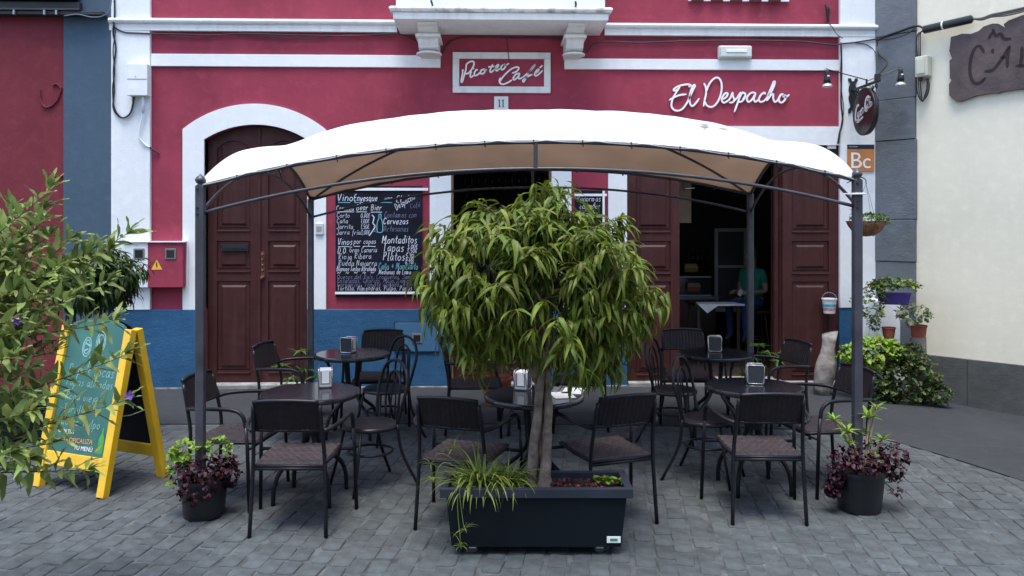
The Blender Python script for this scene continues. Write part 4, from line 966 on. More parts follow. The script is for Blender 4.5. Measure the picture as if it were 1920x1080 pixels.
mb = MB(); mb.box(d0, d1, -.030, -.001, dz0, dz1); mb.build('board', BOARD, Cc, bevel=.003)
mb = MB(); mb.box(d0-.01, d1+.025, -.042, -.0305, Z(1105, 368), Z(1105, 363.5)); mb.build('batten', SIGNW, Cc); mb = MB(); mb.box(X(1129), X(1133), -.041, -.0302, dz0, Z(1105, 358)); mb.build('batten', SIGNW, Cc)
mb = MB(); mb.box(d0-.01, d1+.01, -.042, -.0305, Z(1105, 551), Z(1105, 546.5)); mb.build('batten', SIGNW, Cc)
mw = MB()
for i, s in enumerate(('Panormas', 'comedor', 'raciones', 'Menú', 'del día', 'Sopas', 'Carne', 'Pollo', 'Postre', 'Café', 'Bebida', 'Pan')):
    L1(mw, s, 1081 if i != 1 else 1086, 378+i*13.6, 38, .006, squeeze=.78)
o = mw.build('handwriting', CHALK, Cc, fix=False); o['kind'] = 'stuff'
# ================================================================== foliage materials
def leafm(name, col, hue=.02, isl=.35, rough=.42, tr=.22): return M(name, col, rough, var=.18, vscale=6, island=isl, hue=hue, trans=tr, spec=.28)
LF_FIC = leafm('ficus_leaf', (.135, .180, .024), .026, .42, .45, .32)
LF_DFIC = leafm('shaded_ficus_leaf', (.030, .060, .014), .012, .35)  # ficus leaf darkened, the rear tree's shade put into the colour
LF_SOL = leafm('nightshade_leaf', (.225, .295, .085), .022, .30, .55, .30)
LF_SPI = leafm('spider_plant_leaf', (.17, .225, .045), .02, .4)
LF_LIME = leafm('lime_leaf', (.21, .33, .045), .02, .35)
LF_MID = leafm('mid_green_leaf', (.075, .15, .03), .02, .45)
LF_DK = leafm('dark_bronze_leaf', (.060, .090, .024), .05, .7)
LF_PUR = leafm('purple_leaf', (.034, .007, .016), .03, .6, .5, .15)
LF_FERN = leafm('fern_leaf', (.085, .18, .03), .02, .4)
LF_GERA = leafm('geranium_leaf', (.11, .17, .035), .05, .6)
BARK = M('pale_smooth_bark', (.20, .155, .13), .8, var=.5, vscale=16, bump=1.0, bscale=26, spec=.2)
TWIG = M('green_twig', (.075, .065, .035), .7, var=.3)
PETAL = M('violet_petal', (.14, .07, .30), .6, var=.2, trans=.2)
V_FIC = [leaf_mesh(U(.14, .19), U(.0105, .015), U(1.1, 1.8), .35, 6, U(.1, .7), wave=.2) for _ in range(14)]
V_SOL = [leaf_mesh(U(.085, .135), U(.0115, .018), U(.2, .9), .35, 5, U(.0, .3), .5, wave=.3) for _ in range(12)]
V_RND = [leaf_mesh(U(.035, .055), U(.014, .022), U(.3, 1.0), .25, 4, .1, .75, wave=.4) for _ in range(10)]
V_SPI = [leaf_mesh(U(.18, .32), U(.006, .010), U(1.3, 2.6), .5, 8, U(.3, .9), .4) for _ in range(10)]
V_FERN = [leaf_mesh(U(.07, .11), U(.008, .013), U(.2, .8), .3, 4, .1, .5) for _ in range(8)]
rt = random.Random(11)
R = rt.uniform
# ================================================================== trees with hanging narrow leaves
def weeping_tree(t, c, rad, zc, zh, ntw, nl, mat, base, zf, trunk, nparts=0, lo=-.55, yoff=0, prob=None, seed=5):
    """c: crown centre in local xy; rad: half widths (x, y); zc, zh: crown mid height and half height"""
    rr = random.Random(seed); inst = []; hubs = []
    forks = []
    for k in range(9):
        a = 2*PI*k/9+rr.uniform(-.3, .3); q = rr.uniform(.35, .62)
        forks.append(Vector((c[0]+rad[0]*q*math.cos(a), c[1]+rad[1]*q*math.sin(a), zc+zh*rr.uniform(-.15, .35))))
    forks.append(Vector((c[0]+.05, c[1], zc+zh*.5)))
    lm = MB()
    for f in forks:
        mid = Vector((c[0]*.5+f.x*.45, c[1]*.5+f.y*.45, zf+(f.z-zf)*.6)); lm.tube(cr([(c[0]*.4, c[1]*.4, zf-.05), mid, f], 5), [.016-.0009*i for i in range(11)], 6)
    tw = MB()
    for i in range(ntw):
        # directions spread over a dome, few below
        while True:
            d = Vector((rr.gauss(0, 1), rr.gauss(0, 1), rr.gauss(0, 1)))
            if d.length > 1e-3:
                d.normalize()
                if d.z > lo: break
        q = rr.uniform(.60, 1.0)**.6
        lump = 1+.30*noise.noise(Vector((d.x*2.3+seed, d.y*2.3, d.z*2.3)))+.05*rr.uniform(-1, 1)
        tip = Vector((c[0]+rad[0]*d.x*q*lump, c[1]+rad[1]*d.y*q*lump, zc+zh*d.z*q*lump))
        if prob and not prob(tip, rr): continue
        f = min(forks, key=lambda p: (p-tip).length)
        o = Vector((d.x, d.y, max(.1, d.z*.4))).normalized()
        s0 = tip-o*.22-Vector((0, 0, .06)); pts = cr([f, f.lerp(s0, .6)+Vector((0, 0, .03)), s0, tip-o*.08+Vector((0, 0, .01)), tip-Vector((0, 0, .02))], 4)
        tw.tube(pts, [.0045-.0030*j/(len(pts)-1) for j in range(len(pts))], 4, caps=False)
        n = int(nl*rr.uniform(.7, 1.3))
        for k in range(n):
            u = 1-.60*(k/n)**1.1; p = s0.lerp(tip, max(0, (u-.35)/.65)) if u > .35 else s0
            p = p+Vector((0, 0, .01)); az = k*2.4+rr.uniform(-.4, .4); od = math.atan2(o.y, o.x)
            # leaves fan to both sides and forwards, then hang
            ya = od+math.copysign(rr.uniform(.2, 1.9), math.sin(az))
            pitch = rr.uniform(-.15, .95)+(.35 if d.z < .2 else 0)
            m = Matrix.Translation(p) @ Matrix.Rotation(ya, 4, 'Z') @ Matrix.Rotation(pitch, 4, 'Y') @ Matrix.Rotation(rr.uniform(-.5, .5), 4, 'X') @ Matrix.Scale(rr.uniform(.5, 1.22), 4)
            inst.append((rr.randrange(14), m))
    cw = tw.build('twig', TWIG, t, smooth=True, fix=False); cw['kind'] = 'stuff'
    lm.build('branch', BARK, t, smooth=True)['kind'] = 'stuff'
    scatter(V_FIC, inst, mat, t, nparts)
    return t
# planter box
pl = W(.137, 4.63, 0); prz = -YAW
PLB = M('dark_teal_planter', (.005, .010, .014), .55, spec=.2, var=.25, vscale=3, bump=.06, bscale=40)
pb = thing('planter_box', 'long dark plastic planter box on castors in front of the middle table', 'planter', pl, prz)
mb = MB(); a, b, ya, yb_ = .475, .525, .13, .155
v = [(-a,-ya,.05),(a,-ya,.05),(a,ya,.05),(-a,ya,.05),(-b+.02,-yb_,.352),(b-.02,-yb_,.352),(b-.02,yb_,.352),(-b+.02,yb_,.352)]
mb.add(v, [(0,3,2,1),(0,1,5,4),(1,2,6,5),(2,3,7,6),(3,0,4,7)])
mb.build('box', PLB, pb, bevel=.012, solid=.004)
mb = MB()
ow, iw = (.54, .172), (.495, .135)
def rim_ring(z, wx, wy): return [(-wx,-wy,z),(wx,-wy,z),(wx,wy,z),(-wx,wy,z)]
v = rim_ring(.338, *ow)+rim_ring(.388, *ow)+rim_ring(.388, *iw)+rim_ring(.30, *iw)
mb.add(v, [(r*4+i, r*4+(i+1) % 4, (r+1)*4+(i+1) % 4, (r+1)*4+i) for r in range(3) for i in range(4)]+[(0,1,2,3)][:0])
mb.build('rim', M('slate_blue_plastic_rim', (.028, .036, .052), .45, spec=.3, var=.2), pb, bevel=.004)
mb = MB(); mb.grid(lambda u, v: (-.495+.99*u, -.135+.27*v, .345+.012*noise.noise(Vector((u*14, v*5, 2)))), 40, 14); mb.build('soil', SOIL, pb, smooth=True)
for sx in (-1, 1):
    for sy_ in (-1, 1):
        mb = MB(); mb.lathe([(.0, -.014), (.028, -.014), (.032, -.008), (.032, .008), (.028, .014), (0, .014)], (sx*.36, sy_*.085, .032), 16, 'Y'); wv_ = mb.build('castor', M('grey_rubber', (.06, .06, .065), .6), pb)
        mb = MB(); mb.box(sx*.36-.02, sx*.36+.02, sy_*.085-.02, sy_*.085-.016, .03, .058); mb.build('castor_fork', CHROME, wv_)
mb = MB(); xs, ys = .395, -.1325; mb.box(xs, xs+.078, ys-.010, ys-.006, .075, .112); mb.build('label_plate', SIGNW, pb, bevel=.002)
mb = MB(); mb.box(xs+.018, xs+.060, ys-.0115, ys-.0102, .086, .100); mb.build('label_print', M('label_green', (.02, .28, .15), .5), pb)
# the ficus
tr = thing('weeping_ficus', 'bushy fig tree with long drooping narrow leaves and braided pale trunk in the planter box', 'tree', pl+Vector((.0, 0, 0)), prz)
def braid(tr, r, z0, z1, cx=0):
    for k in range(3):
        pts = []; n = 26
        for i in range(n+1):
            t_ = i/n; a = 2*PI*k/3+t_*1.5+.9; rad_ = r*(1.25-.55*t_)+.003*math.sin(i*.6+k*2)
            pts.append((cx+rad_*math.cos(a)+.015*t_, rad_*math.sin(a)*.8, z0+(z1-z0)*t_))
        mb = MB(); mb.tube(pts, [.033-.011*(i/n)+.0018*math.sin(i*.9+k*2)+(.014 if i == 0 else .008 if i == 1 else .003 if i == 2 else 0) for i in range(n+1)], 10); mb.build('trunk', BARK, tr, smooth=True)
braid(tr, .040, .34, 1.02, .025)
def cull(tip, rr):                                     # keep the dome wide and flat-bottomed, with a gap under the right side
    x, z = tip.x, tip.z
    return not ((z < 1.20 and not (.12 < x < .62) and rr.random() < .75) or (z < 1.3 and abs(x) < .1 and rr.random() < .5))
weeping_tree(tr, (.0, .02), (.71, .50), 1.49, .57, 420, 16, LF_FIC, .34, 1.0, None, 300, -.75, prob=cull, seed=5)
# spider plant, hanging over the left end
def tuft(t, c, n, V_, mat, spread, up=.6, nparts=0, R_=None, sc=(.7, 1.1)):
    inst = []
    for k in range(n):
        a = R(0, 2*PI); r = abs(rt.gauss(0, .5))*spread
        p = Vector((c[0]+r*math.cos(a), c[1]+r*math.sin(a)*.7, c[2]+R(0, .02)))
        inst.append((rt.randrange(len(V_)), Matrix.Translation(p) @ Matrix.Rotation(a+R(-.5, .5), 4, 'Z') @ Matrix.Rotation(-R(up*.2, up), 4, 'Y') @ Matrix.Scale(R(*sc), 4)))
    return inst
sp_ = thing('spider_plant', 'light green spider plant arching over the left end of the planter box', 'plant', pl+Vector((0, 0, .35)), prz)
inst = tuft(sp_, (-.33, -.02, 0), 170, V_SPI, 0, .14, 1.0)+tuft(sp_, (-.16, 0, 0), 130, V_SPI, 0, .12, .9, sc=(.5, .9))
mb = MB()
for tipx, tipy, tipz in ((-.58, -.14, .06), (-.60, -.1, .15), (-.40, -.22, -.18), (-.42, -.21, -.27), (-.47, -.05, .22)):
    c0 = Vector((-.33, -.04, .05)); c1 = Vector((tipx, tipy, tipz)); md_ = (c0+c1)/2+Vector((-.06, -.05, .12)); mb.tube(cr([c0, md_, c1], 6), .002, 4)
    for k in range(13):
        a = R(0, 2*PI); inst.append((rt.randrange(10), Matrix.Translation(c1) @ Matrix.Rotation(a, 4, 'Z') @ Matrix.Rotation(-R(0, 1), 4, 'Y') @ Matrix.Scale(R(.2, .36), 4)))
mb.build('runner', LF_SPI, sp_, smooth=True)['kind'] = 'stuff'
scatter(V_SPI, inst, LF_SPI, sp_, 110)
su = thing('succulent', 'small pale green rosette plant at the right end of the planter box', 'plant', pl+Vector((.41, -.03, .345)), prz)
inst = []
for cx, cy, s in ((0, 0, 1), (.06, .03, .7), (-.05, .04, .8), (.10, -.03, .6)):
    for k in range(16): inst.append((rt.randrange(10), Matrix.Translation((cx, cy, .035*s)) @ Matrix.Rotation(k*2.4, 4, 'Z') @ Matrix.Rotation(-.2-.055*k, 4, 'Y') @ Matrix.Scale(1.1*s, 4)))
scatter(V_RND, inst, LF_LIME, su, 64)
gc = thing('red_ground_cover', 'low reddish creeping plants on the soil between trunk and succulent', 'ground cover', pl+Vector((.22, -.02, .345)), prz); gc['kind'] = 'stuff'
inst = [(rt.randrange(10), Matrix.Translation((R(-.15, .16), R(-.10, .10), R(0, .02))) @ Matrix.Rotation(R(0, 6.3), 4, 'Z') @ Matrix.Rotation(-R(0, 1.1), 4, 'Y') @ Matrix.Scale(R(.3, .5), 4)) for _ in range(260)]
scatter(V_RND, inst, M('red_creeper_leaf', (.13, .022, .024), .6, var=.3, island=.5, hue=.04), gc, 0)
# ================================================================== pots at the front posts
def pot(t, r, h, mat, z0=0):
    mb = MB(); mb.lathe([(0, z0), (r*.80, z0), (r*.83, z0+.01), (r*.97, z0+h*.86), (r*1.03, z0+h*.87), (r*1.05, z0+h*.93), (r*1.04, z0+h), (r*.97, z0+h), (r*.95, z0+h*.9), (0, z0+h*.9)], seg=36); mb.build('pot', mat, t, bevel=0, smooth=False)
    mb = MB(); mb.lathe([(0, z0+h*.93), (r*.94, z0+h*.905)], seg=20); mb.build('soil', SOIL, t)
def bushy(n, c, rx, ry, rz, V_, s=(.7, 1.2), droop=(-.9, .7), top=False, rg=rt):
    out_ = []
    for _ in range(n):
        while True:
            d = Vector((rg.gauss(0, 1), rg.gauss(0, 1), rg.gauss(0, 1))).normalized()
            if not top or d.z > -.25: break
        q = rg.uniform(.45, 1)**.5; p = Vector((c[0]+rx*d.x*q, c[1]+ry*d.y*q, c[2]+rz*d.z*q))
        out_.append((rg.randrange(len(V_)), Matrix.Translation(p) @ Matrix.Rotation(math.atan2(d.y, d.x)+rg.uniform(-.9, .9), 4, 'Z') @ Matrix.Rotation(rg.uniform(*droop)-d.z*.4, 4, 'Y') @ Matrix.Rotation(rg.uniform(-.5, .5), 4, 'X') @ Matrix.Scale(rg.uniform(*s), 4)))
    return out_
def stems(t, c, tips, r=.004, mat=TWIG):
    mb = MB(); c = Vector(c)
    for q in tips: q = Vector(q); mb.tube(cr([c, c.lerp(q, .5)+Vector((0, 0, .03)), q], 4), r, 5)
    o = mb.build('stem', mat, t, smooth=True); o['kind'] = 'stuff'
p1 = W(-1.975, 5.13); p2 = W(2.275, 5.24)
ft = thing('flower_pot', 'black round flower pot at the foot of the front left gazebo post', 'pot', p1); pot(ft, .150, .25, BLACKPL)
ft2 = thing('flower_pot', 'black round flower pot at the foot of the front right gazebo post', 'pot', p2); pot(ft2, .160, .27, BLACKPL)
def pur(t, cs, n): return [q for c in cs for q in bushy(n, c[:3], c[3], c[3]*.9, c[4], V_RND, (.55, 1.0), (-.3, 1.2))]
t = thing('purple_coleus', 'dark purple leafy plant spilling over the front left flower pot', 'plant', p1)
scatter(V_RND, pur(t, [(.04, -.06, .31, .13, .075), (-.08, -.07, .30, .10, .07), (.13, -.05, .34, .08, .07), (.02, -.16, .22, .10, .08), (.17, .0, .27, .05, .08)], 90), LF_PUR, t, 120)
stems(t, (.02, -.02, .22), [(.1, -.1, .3), (-.1, -.1, .3), (.18, 0, .35), (0, -.16, .27)])
t = thing('green_ivy_plant', 'light green round-leaved plant behind the purple one in the front left pot', 'plant', p1)
scatter(V_RND, bushy(70, (-.10, .02, .40), .11, .09, .06, V_RND, (.9, 1.5))+bushy(50, (.06, .05, .42), .10, .07, .05, V_RND, (.6, 1.2))+bushy(22, (-.17, -.03, .26), .04, .05, .08, V_RND, (.8, 1.2)), LF_LIME, t, 120)
stems(t, (-.02, 0, .22), [(-.12, 0, .4), (.08, .05, .42), (-.17, -.02, .3)])
t = thing('purple_coleus', 'dark purple leafy plant spreading over the front right flower pot', 'plant', p2)
scatter(V_RND, pur(t, [(-.11, -.07, .36, .11, .07), (.10, -.05, .38, .12, .08), (.21, -.02, .36, .09, .07), (.20, -.04, .28, .07, .07), (-.02, -.13, .33, .08, .05), (-.17, -.05, .25, .05, .07), (-.21, -.06, .16, .03, .03)], 85)+bushy(18, (.20, -.06, .16), .05, .03, .05, V_RND, (.6, .9)), LF_PUR, t, 120)
stems(t, (0, -.02, .24), [(.2, 0, .36), (-.12, -.08, .36), (.22, -.05, .2), (-.2, -.05, .18), (.2, -.06, .14)])
t = thing('frangipani_plant', 'pale stemmed plant with fresh green leaf rosettes in the front right pot', 'plant', p2)
inst = []
for cx, cy, cz, s in ((.06, -.01, .60, 1.25), (.11, .0, .66, .8), (-.10, -.04, .52, 1.1), (-.16, .02, .58, .9), (-.10, -.06, .45, .9), (.13, -.04, .46, .9), (.05, -.10, .38, .6), (.08, -.11, .33, .5), (0, .0, .5, .8)):
    for k in range(13): inst.append((rt.randrange(8), Matrix.Translation((cx, cy, cz)) @ Matrix.Rotation(k*2.4+cx*9, 4, 'Z') @ Matrix.Rotation(-.05-.075*k, 4, 'Y') @ Matrix.Scale(s*R(.7, 1), 4)))
scatter(V_FERN, inst, LF_LIME, t, 120); stems(t, (.02, -.03, .22), [(.06, -.01, .60), (-.10, -.04, .52), (-.16, .02, .58), (.13, -.04, .46), (.11, 0, .66)], .008, M('pale_stem', (.3, .25, .15), .7, var=.3))
# pots at the rear posts
for lat, D, lab, lab2, m_, kind, in ((-2.03, 7.80, 'black pot at the foot of the rear left gazebo post', 'green and yellow leaved plant by the rear left gazebo post', LF_MID, 0), (2.33, 7.75, 'black pot at the foot of the rear right gazebo post', 'feathery green potted plant by the rear right gazebo post', LF_FERN, 1)):
    q = W(lat, D); t = thing('flower_pot', lab, 'pot', q); pot(t, .15, .26, BLACKPL)
    t = thing('potted_shrub', lab2, 'plant', q); V_ = V_FERN; inst = []
    hubs = [(-.10, -.06, .40), (.02, -.05, .48), (-.22, 0, .52), (.08, .05, .58), (-.02, -.02, .66), (.12, -.06, .42), (-.15, -.1, .33)] if kind == 0 else [(-.05, -.1, .62), (.12, -.08, .66), (-.2, -.05, .62), (.22, -.05, .58), (.02, -.12, .74), (-.1, 0, .45), (.1, 0, .5), (.3, -.05, .66)]
    for (x, y, z) in hubs:
        for k in range(15): inst.append((rt.randrange(8), Matrix.Translation((x, y, z-.004*k)) @ Matrix.Rotation(k*2.4+x*20, 4, 'Z') @ Matrix.Rotation(.3-.07*k, 4, 'Y') @ Matrix.Scale(R(.9, 1.5), 4)))
    scatter(V_, inst, m_, t, 105); stems(t, (0, 0, .2), hubs, .005)
    if kind == 0:
        pass
# ================================================================== violet-flowered shrub in the left foreground
sh0 = W(-2.75, 3.62)
shp = thing('flower_pot', 'black pot of the violet-flowered shrub, at the left edge', 'pot', sh0); pot(shp, .24, .42, BLACKPL)
shr = thing('flowering_shrub', 'large green shrub with violet flowers filling the left foreground', 'shrub')
rs = random.Random(21); inst = []; mb = MB(); root = sh0+Vector((0, 0, .38)); fl = []
tg = [(95,352,3.65), (82,392,3.7), (50,430,3.6), (20,395,3.75), (238,438,3.7), (205,470,3.62), (170,470,3.7), (130,450,3.65), (60,480,3.5), (15,470,3.45), (110,500,3.55), (160,510,3.75), (200,530,3.85),
      (30,540,3.4), (75,545,3.45), (130,560,3.5), (20,600,3.35), (60,620,3.4), (235,665,3.5), (235,750,3.45), (60,690,3.4), (20,670,3.3), (90,745,3.35),
      (60,770,3.3), (100,830,3.25), (55,860,3.25), (165,880,3.32), (20,850,3.3), (25,740,3.3), (215,600,3.55), (-10,520,3.5), (-20,600,3.4), (-10,690,3.3), (95,440,3.7), (140,500,3.9), (30,500,3.6), (85,590,3.6), (45,455,3.7), (75,420,3.6), (5,560,3.5), (50,570,3.45), (100,660,3.5), (10,630,3.4), (30,790,3.35), (5,430,3.8), (55,655,3.55)]
for px, py, D in tg:
    tip = WP(px, py, D+rs.uniform(-.05, .05)); src = root+Vector((rs.uniform(-.05, .05), rs.uniform(-.05, .05), 0))
    mid = src.lerp(tip, .5)+Vector((-.12+rs.uniform(-.1, .1), rs.uniform(-.06, .06), .16+(.15 if tip.z > 1.3 else -.02)))
    pts = cr([src, mid, tip], 12); mb.tube(pts, [.007-.0055*i/(len(pts)-1) for i in range(len(pts))], 5, caps=False)
    L = sum((b-a).length for a, b in zip(pts, pts[1:])); acc = 0; nxt = .42*L; k = rs.randrange(9)
    for a, b in zip(pts, pts[1:]):
        seg = (b-a).length; dd = (b-a).normalized()
        while nxt < acc+seg:
            p = a.lerp(b, (nxt-acc)/seg); n1 = dd.orthogonal().normalized(); rad_ = Matrix.Rotation(k*2.3, 3, dd) @ n1
            ld = (dd*rs.uniform(.3, .9)+rad_+Vector((0, 0, .15))).normalized()
            inst.append((rs.randrange(12), frame(p, ld, Vector((rs.uniform(-.3, .3), rs.uniform(-.3, .3), 1)), rs.uniform(-.5, .5), rs.uniform(.8, 1.2))))
            k += 1; nxt += rs.uniform(.013, .022)
        acc += seg
    for q in range(5): inst.append((rs.randrange(12), frame(tip, (tip-mid).normalized()+Vector((rs.uniform(-.6, .6), rs.uniform(-.6, .6), rs.uniform(-.5, .6))), Vector((0, 0, 1)), 0, rs.uniform(.6, 1))))
mb.build('stem', TWIG, shr, smooth=True)['kind'] = 'stuff'
scatter(V_SOL, inst, LF_SOL, shr, 300)
for px, py, D in ((33, 602, 3.33), (243, 742, 3.44)):
    c = WP(px, py, D-.04); mb = MB(); 
    nrm = Vector((.25, -1, .3)).normalized(); x = nrm.orthogonal().normalized(); y = nrm.cross(x); n = 30
    vs_ = [tuple(c+nrm*.004)]
    for i in range(n): a = 2*PI*i/n; r = .018*(1+.22*math.cos(5*a)); vs_.append(tuple(c+x*r*math.cos(a)+y*r*math.sin(a)+nrm*(.012+.003*math.sin(10*a))))
    mb.add(vs_, [(0, i+1, (i+1) % n+1) for i in range(n)]); mb.build('flower', PETAL, shr, smooth=True, fix=False)
# fig tree further back in its own box, shade put into its colours
p5 = W(-3.98, 6.95)
b5 = thing('planter_box', 'dark planter box behind the shrub at the left edge, with a second fig tree', 'planter', p5, -.1)
mb = MB(); v = [(-.42,-.14,.05),(.42,-.14,.05),(.42,.14,.05),(-.42,.14,.05),(-.47,-.17,.37),(.47,-.17,.37),(.47,.17,.37),(-.47,.17,.37)]
mb.add(v, [(0,3,2,1),(0,1,5,4),(1,2,6,5),(2,3,7,6),(3,0,4,7)]); mb.build('box', PLB, b5, bevel=.01, solid=.004)
mb = MB(); v = rim_ring(.365, .49, .19)+rim_ring(.405, .49, .19)+rim_ring(.405, .45, .15)+rim_ring(.33, .45, .15)
mb.add(v, [(r*4+i, r*4+(i+1) % 4, (r+1)*4+(i+1) % 4, (r+1)*4+i) for r in range(3) for i in range(4)]); mb.build('rim', M('slate_blue_plastic_rim', (.045, .055, .075)), b5)
mb = MB(); mb.box(-.45, .45, -.15, .15, .34, .36); mb.build('soil', SOIL, b5)
for sx in (-1, 1):
    mb = MB(); mb.lathe([(.0, -.014), (.03, -.014), (.03, .014), (0, .014)], (sx*.33, -.08, .03), 14, 'Y'); mb.lathe([(.0, -.014), (.03, -.014), (.03, .014), (0, .014)], (sx*.33, .08, .03), 14, 'Y'); mb.build('castor', M('grey_rubber', (.06, .06, .065)), b5)['kind'] = 'stuff'
t5 = thing('weeping_ficus', 'fig tree with drooping leaves in shade-darkened colour, behind the shrub against the slate pilaster', 'tree', p5, -.1)
for dx in (-.03, .05):
    mb = MB(); mb.tube([(dx+.1, 0, .34), (dx+.13, .01, .8), (dx*.6+.15, 0, 1.25)], [.022, .018, .015], 8); mb.build('trunk', M('shaded_bark', (.06, .045, .038), .8, var=.3, bump=.4), t5, smooth=True)
weeping_tree(t5, (.38, 0), (.42, .36), 1.42, .30, 150, 14, LF_DFIC, .34, 1.2, None, 60, -.7, seed=9)
# ================================================================== corner planting at the right
def cw(px, py, D): return WP(px, py, D)
hb = cw(1624, 417, 8.75)
t = thing('hanging_basket', 'brown coir hanging basket on thin chains behind the front right post', 'basket', hb)
COIR = M('coir_liner', (.26, .12, .06), .95, var=.5, vscale=30, bump=1, bscale=60)
mb = MB(); mb.lathe([(0, -.155), (.07, -.145), (.14, -.10), (.19, -.03), (.205, .01), (.19, .01), (.17, -.02), (0, -.03)], seg=28); mb.build('basket', COIR, t, smooth=True)
mb = MB()
for k in range(8):
    a = k*PI/4; mb.tube([(.208*math.cos(a), .208*math.sin(a), .012), (.196*math.cos(a), .196*math.sin(a), -.035), (.146*math.cos(a), .146*math.sin(a), -.102), (.07*math.cos(a), .07*math.sin(a), -.152)], .0025, 5)
mb.tube([(.207*math.cos(a), .207*math.sin(a), .012) for a in [2*PI*k/24 for k in range(24)]], .004, 5, closed=True); mb.build('wire_frame', BLACKM, t)
for a in (0.5, 2.6, 4.6):
    mb = MB(); mb.tube([(.17*math.cos(a), .17*math.sin(a), .012), (0, .0, .42)], .002, 4); mb.build('chain', CABLE, t)
mb = MB(); mb.tube(cr([(0, 0, .42), (0, .02, .47), (0, .15, .50), (0, .46, .46)], 4), .006, 6); mb.build('hanger', BLACKM, t)
t = thing('basket_plant', 'small green trailing plant growing in the coir hanging basket', 'plant', hb)
scatter(V_RND, bushy(180, (.03, 0, .035), .20, .17, .06, V_RND, (.6, 1.0), top=True)+bushy(14, (-.15, 0, .09), .03, .03, .08, V_RND, (.3, .5))+bushy(26, (.20, -.02, .03), .05, .05, .05, V_RND, (.6, .9)), LF_MID, t, 100); stems(t, (0, 0, -.02), [(.1, 0, .06), (-.1, 0, .05), (-.15, 0, .14), (.2, 0, .04)], .002)
wb = W(4.17, 8.75, .0); zb = 1.85-135/1500*8.75
t = thing('flower_box', 'violet plastic flower box fixed in the corner under the grey quoins', 'planter', (wb.x, wb.y, zb), -.35)
VIO = M('violet_plastic', (.06, .035, .20), .45, var=.2)
mb = MB(); mb.add([(-.14,-.06,-.06),(.14,-.06,-.06),(.14,.06,-.06),(-.14,.06,-.06),(-.165,-.08,.065),(.165,-.08,.065),(.165,.08,.065),(-.165,.08,.065)], [(0,3,2,1),(0,1,5,4),(1,2,6,5),(2,3,7,6),(3,0,4,7)]); mb.build('trough', VIO, t, bevel=.006, solid=.004)
mb = MB(); mb.box(-.17, .17, -.086, -.078, .055, .075); mb.build('trough_lip', VIO, t); mb = MB(); mb.box(-.155, .155, -.072, .072, .04, .05); mb.build('soil', SOIL, t)
mb = MB(); mb.tube([(-.1, .05, -.065), (-.1, .3, -.065), (-.1, .3, -.2)], .006, 6); mb.tube([(.1, .05, -.065), (.1, .3, -.065)], .006, 6); mb.build('wall_bracket', BLACKM, t)['kind'] = 'stuff'
q = Vector((wb.x, wb.y, zb))
t = thing('trailing_plant', 'green and yellow trailing plant spilling left out of the violet flower box', 'plant', q)
scatter(V_RND, bushy(230, (0, 0, .13), .28, .14, .09, V_RND, (.8, 1.4), top=True)+bushy(270, (-.24, -.03, -.06), .13, .10, .22, V_RND, (.6, 1.0))+bushy(40, (-.22, -.03, -.28), .04, .04, .06, V_RND, (.6, .9))+bushy(16, (-.44, 0, -.02), .04, .02, .03, V_RND, (.5, .8)), LF_GERA, t, 200); stems(t, (-.1, 0, .05), [(-.24, -.03, -.25), (-.44, 0, -.02), (.2, 0, .12), (-.2, 0, .12)], .003)
# terracotta pots on a tree-stump stand
st = W(4.38, 8.62)
zt_ = 1.85-(632-425)/1500*8.62
t = thing('log_stand', 'grey weathered log standing upright in the corner carrying a terracotta pot', 'log', (st.x, st.y, 0))
mb = MB(); mb.tube([(0, 0, 0), (.01, 0, .3), (-.005, 0, zt_)], [.09, .075, .08], 14); mb.build('log', M('weathered_log', (.17, .15, .14), .9, var=.4, vscale=6, bump=.6), t, smooth=False)
t = thing('terracotta_pot', 'small terracotta pot raised on the grey log by the cream wall', 'pot', (st.x, st.y, zt_)); pot(t, .085, .13, TERRA)
t = thing('pot_plant', 'pale edged leafy plant in the raised terracotta pot', 'plant', (st.x, st.y, zt_+.15))
scatter(V_RND, bushy(150, (-.05, 0, .10), .18, .14, .10, V_RND, (.8, 1.4)), M('sage_leaf', (.16, .19, .10), .6, var=.2, island=.5, hue=.03, trans=.2), t, 120); stems(t, (0, 0, -.05), [(-.1, 0, .15), (.08, 0, .12)], .004)
t = thing('terracotta_pot', 'second small terracotta pot on the left of the raised one, partly under leaves', 'pot', W(4.12, 8.75, zt_-.02)); pot(t, .07, .11, TERRA)
mb = MB(); mb.tube([(0, 0, -(zt_-.02)), (0, 0, 0)], [.06, .05], 10); mb.build('stand', M('weathered_log', (.17, .15, .14)), t)
c1 = cw(1640, 662, 8.6)
t = thing('hydrangea_bush', 'bright lime green bush at the foot of the white pilaster', 'bush', (c1.x, c1.y, 0))
scatter(V_RND, bushy(460, (0, 0, c1.z), .37, .17, .15, V_RND, (1.2, 2.0), (-.5, .6)), LF_LIME, t, 200); stems(t, (.05, 0, .02), [(.2, 0, .5), (-.2, 0, .5), (0, 0, .5), (.3, 0, .45), (-.3, 0, .4)], .006)
c2 = cw(1706, 720, 8.45)
t = thing('dark_foliage_bush', 'dark green leafy bush heaped against the grey dado corner', 'bush', (c2.x, c2.y, 0))
scatter(V_RND, bushy(620, (-.02, .02, .22), .36, .20, .24, V_RND, (.9, 1.5))+bushy(190, (.24, -.02, .10), .18, .14, .12, V_RND, (.8, 1.2))+bushy(240, (.03, .06, .46), .16, .14, .16, V_RND, (.8, 1.2))+bushy(120, (-.28, -.02, .09), .14, .1, .1, V_RND, (.8, 1.2)), [LF_DK, LF_DK], t, 200); stems(t, (0, 0, 0), [(.2, 0, .2), (-.2, 0, .3), (0, .1, .5), (.05, .08, .62)], .008)
